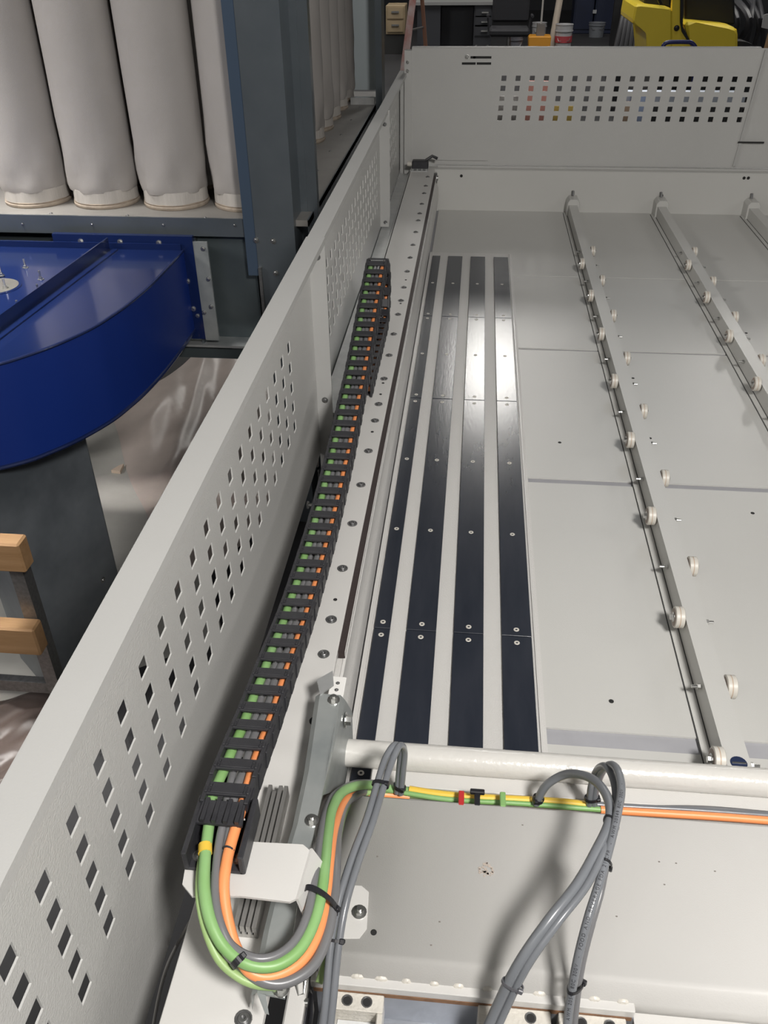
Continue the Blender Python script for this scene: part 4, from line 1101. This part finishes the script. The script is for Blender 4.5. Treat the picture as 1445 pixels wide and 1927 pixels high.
# folded papers on floor by the desk
t = box_thing('flat_carton', 'flattened pale carton lying on the floor before the desk', 'carton', FX(815, 13.4), FX(868, 13.4), 13.0, 13.5, .0, .03, mat('pale_card', (.42, .42, .43), .6))
# dark blue lockers
LB = mat('locker_blue', (.012, .018, .045), .45, var=.3, vscale=3)
for k, (pa_, pb_) in enumerate(((1076, 1113), (1115, 1152), (1155, 1188))):
    x0, x1 = FX(pa_, 19), FX(pb_, 19)
    t = thing('locker', '%s dark blue steel locker behind the buckets' % ('left', 'middle', 'right')[k], 'locker', ((x0 + x1) / 2, 19, 0))
    b = MB(); b.box(x0, x1, 19, 19.5, 0, 2.0); build(b, 'body', LB, t, bevel=.01)
    b = MB(); b.box(x0 + .03, x1 - .03, 18.98, 19, .08, 1.94); dr = build(b, 'door', LB, t)
    b = MB(); b.box(x1 - .10, x1 - .06, 18.95, 18.98, .75, .80); build(b, 'handle', STEEL, dr)
    if k == 1: b = MB(); p = at(1119, 22, 'y', 18.97); b.box(p.x - .035, p.x + .035, 18.972, 18.979, p.z - .03, p.z + .03); build(b, 'sticker', mat('sticker', (.35, .36, .38), .5), dr)
# forklift
YK = 11.0
fk = thing('forklift', 'yellow forklift parked beyond the rear guard', 'forklift', (FX(1290, YK), YK + .5, 0))
YL = mat('forklift_yellow', (.95, .72, .06), .38, coat=.3, var=.05, vscale=4)
BK = mat('forklift_black', (.012, .012, .013), .5)
RUB = mat('tyre_rubber', (.03, .03, .032), .8)


def fpoly(P, y, d, name, m, parent, bev=.02, sm=True):
    pts_ = [at(px, py, 'y', y) for px, py in P]; b = MB(); b.prism(pts_, (0, d, 0)); return build(b, name, m, parent, bevel=bev)


fpoly([(1196, 9), (1207, 8), (1260, 14), (1265, 18), (1265, 128), (1218, 128), (1219, 62), (1216, 57), (1191, 46), (1190, 40)], YK, 1.05, 'counterweight', YL, fk)
fpoly([(1269, -60), (1285, -60), (1281, 42), (1284, 60), (1303, 90), (1303, 128), (1264, 128), (1264, 20)], YK + .03, .08, 'side_pillar', YL, fk, .005)
fpoly([(1289, 42), (1310, 42), (1372, 48), (1386, 53), (1389, 60), (1388, 128), (1306, 128), (1303, 88), (1292, 62)], YK, 1.05, 'engine_hood', YL, fk, .03)
fpoly([(1281, -60), (1286, -60), (1286, 10), (1284, 50), (1300, 80), (1306, 92), (1306, 128), (1303, 128), (1303, 92), (1283, 60), (1280, 42)], YK + .0, .09, 'black_trim', BK, fk, .003)
fpoly([(1289, -70), (1380, -70), (1384, 47), (1289, 43)], YK + .35, .5, 'seat', BK, fk)
fpoly([(1230, 112), (1380, 112), (1376, 190), (1240, 190)], YK + .3, .5, 'chassis', BK, fk)
fpoly([(1215, -30), (1262, -30), (1262, 15), (1212, 9)], YK + .2, .6, 'rear_grille', BK, fk)
c = at(1204, 95, 'y', YK + .15)
b = MB(); b.cyl((c.x, YK + .1, .32), (c.x, YK + .35, .32), .32, 28); tw = build(b, 'tyre', RUB, fk, True)
b = MB(); b.cyl((c.x, YK + .08, .32), (c.x, YK + .1, .32), .17, 20); build(b, 'wheel_rim', DSTEEL, tw, True)
c = at(1385, 100, 'y', YK + .15)
b = MB(); b.cyl((c.x, YK + .1, .36), (c.x, YK + .35, .36), .36, 28); tw = build(b, 'tyre', RUB, fk, True)
link('bolt', dome_mesh(.02, BK), fk, at(1273, 53, 'y', YK + .02), (R(90), 0, 0))
b = MB(); b.tube([at(x, y, 'y', YK + .05) for x, y in ((1238, -60), (1240, 0), (1244, 8))], .02, 8); build(b, 'guard_post', BK, fk)
# blue tubular cart handle in front of the forklift
yh = 7.0
t = thing('cart', 'low cart with a bent dark blue tube handle in front of the forklift', 'cart', (FX(1277, yh), yh, 0))
P = spline([at(x, y, 'y', yh) for x, y in ((1244, 100), (1248, 86), (1256, 80), (1270, 79), (1290, 79), (1300, 80), (1308, 88), (1312, 100))], 5)
P = [Vector((P[0].x - .02, yh, .32))] + P + [Vector((P[-1].x + .02, yh, .32))]
b = MB(); b.tube(P, .014, 10); build(b, 'handle', mat('handle_blue', (.02, .025, .12), .35), t, True)
hx = (P[0].x + P[-1].x) / 2
b = MB(); b.box(hx - .3, hx + .3, yh - .7, yh + .05, .20, .32); build(b, 'deck', mat('cart_dark', (.05, .05, .06), .6), t, bevel=.01)
for sx in (-.24, .24):
    for sy in (-.6, -.05):
        b = MB(); b.cyl((hx + sx - .02, yh + sy, .10), (hx + sx + .02, yh + sy, .10), .10, 16); build(b, 'wheel', RUB, t, True)
# clutter behind the forklift: dark hoses and machine
t = thing('parked_machine', 'dark parked machine with hoses behind the forklift at the right', 'machine', (FX(1400, 13.5), 13.5, 0))
x0 = FX(1150, 14)
random.seed(11)
b = MB(); b.box(FX(1300, 14), FX(1440, 14), 14, 15, 0, 1.6); build(b, 'body', mat('dark_machine', (.02, .021, .024), .5), t, bevel=.03)
for k in range(9):
    px = 1300 + k * 17; a = at(px, 90, 'y', 13.6); c = at(px + random.uniform(-25, 40), -20, 'y', 13.8); m1 = at(px + random.uniform(-10, 25), 35, 'y', 13.2)
    b = MB(); b.tube(spline([a, m1, c], 6), .03 + .02 * random.random(), 8); build(b, 'hose', mat('hose_dark', (.04, .04, .045), .4), t, True)
t = thing('hose_rack', 'dark rack of leaning hoses between lockers and forklift', 'rack', (FX(1175, 15), 15, 0))
for k in range(5):
    a = at(1155 + k * 10, 88, 'y', 14.5); a.z = 0.02; c = at(1180 + k * 6, -30, 'y', 15.2); m1 = at(1172 + k * 7, 30, 'y', 14.6)
    b = MB(); b.tube(spline([a, m1, c], 6), .035, 8); build(b, 'hose', mat('hose_grey', (.07, .07, .075), .5), t, True)
b = MB(); b.box(FX(1150, 15.4), FX(1215, 15.4), 15.4, 15.5, 0, 1.6); build(b, 'frame', BK, t)
# timber with white paper at right edge
yt_ = 8.0
b = MB(); x0 = at(1436, 80, 'y', yt_).x; b.prism([(x0 - .02, yt_, 0), (x0 + .10, yt_, 0), (x0 + .16, yt_, 1.3), (x0 + .06, yt_, 1.3)], (0, .1, 0)); t = build(b, 'timber_post', WOOD, None, bevel=.004); tag(t, 'pale timber post at the far right edge behind the rear guard', 'timber post')
b = MB(); P = [at(x, y, 'y', yt_ - .03) for x, y in ((1433, 52), (1437, 28), (1470, 20), (1470, 60))]; b.prism(P, (0, .01, 0)); t = build(b, 'paper_sheet', mat('white_paper', (.6, .6, .6), .7), None); tag(t, 'white paper sheet fixed to the timber post', 'paper')

# things glimpsed through the holes of the rear guard
yv = 5.2
t = thing('workbench', 'low grey workbench glimpsed through the holes of the rear guard', 'workbench', (1.0, yv + .5, 0))
b = MB(); b.box(-.1, 2.4, yv, yv + .9, .66, .70); build(b, 'bench_top', mat('bench_grey', (.16, .16, .155), .6), t)
for xx in (-.05, 2.3):
    for yy in (yv + .05, yv + .8): b = MB(); b.box(xx, xx + .06, yy, yy + .06, 0, .66); build(b, 'leg', DSTEEL, t)


def glimpse(name, lab, cat, pxs, pys, m, d=.12, dz=0):
    a = at(pxs[0], pys[0], 'y', yv + .1); c = at(pxs[1], pys[1], 'y', yv + .1)
    box_thing(name, lab, cat, a.x, c.x, yv + .1, yv + .1 + d, .701, max(.74, a.z), m, .004)


glimpse('white_carton', 'white printed carton seen through the leftmost holes of the rear guard', 'carton', (936, 978), (180, 222), mat('g_white', (.62, .60, .57), .6, col2=(.2, .18, .17), vscale=14))
glimpse('pink_carton', 'pink carton seen through the third and fourth hole columns', 'carton', (990, 1036), (158, 214), mat('g_pink', (.80, .36, .30), .6))
glimpse('yellow_carton', 'yellow carton seen through the fifth and sixth hole columns', 'carton', (1042, 1084), (198, 230), mat('g_yellow', (.80, .56, .14), .5))
glimpse('brown_carton', 'tan carton seen low through the middle hole columns', 'carton', (1172, 1192), (198, 230), mat('g_tan', (.50, .36, .26), .6))
glimpse('blue_carton', 'pale blue carton seen through the holes right of the middle', 'carton', (1196, 1222), (180, 230), mat('g_blue', (.38, .47, .68), .5))
b = MB(); a = at(1176, 180, 'y', yv + .3); c = at(1400, 195, 'y', yv + .3); b.box(a.x, c.x, yv + .3, yv + .5, c.z, a.z); t = build(b, 'pipe_carton', mat('g_pale', (.30, .33, .38), .5), None); tag(t, 'long pale blue-grey box lying across the bench at right', 'box')
b = MB(); b.box(a.x, c.x, yv + .3, yv + .5, .70, c.z - .001); t = build(b, 'dark_box', BK, None); tag(t, 'black crate under the long pale box on the bench', 'crate')
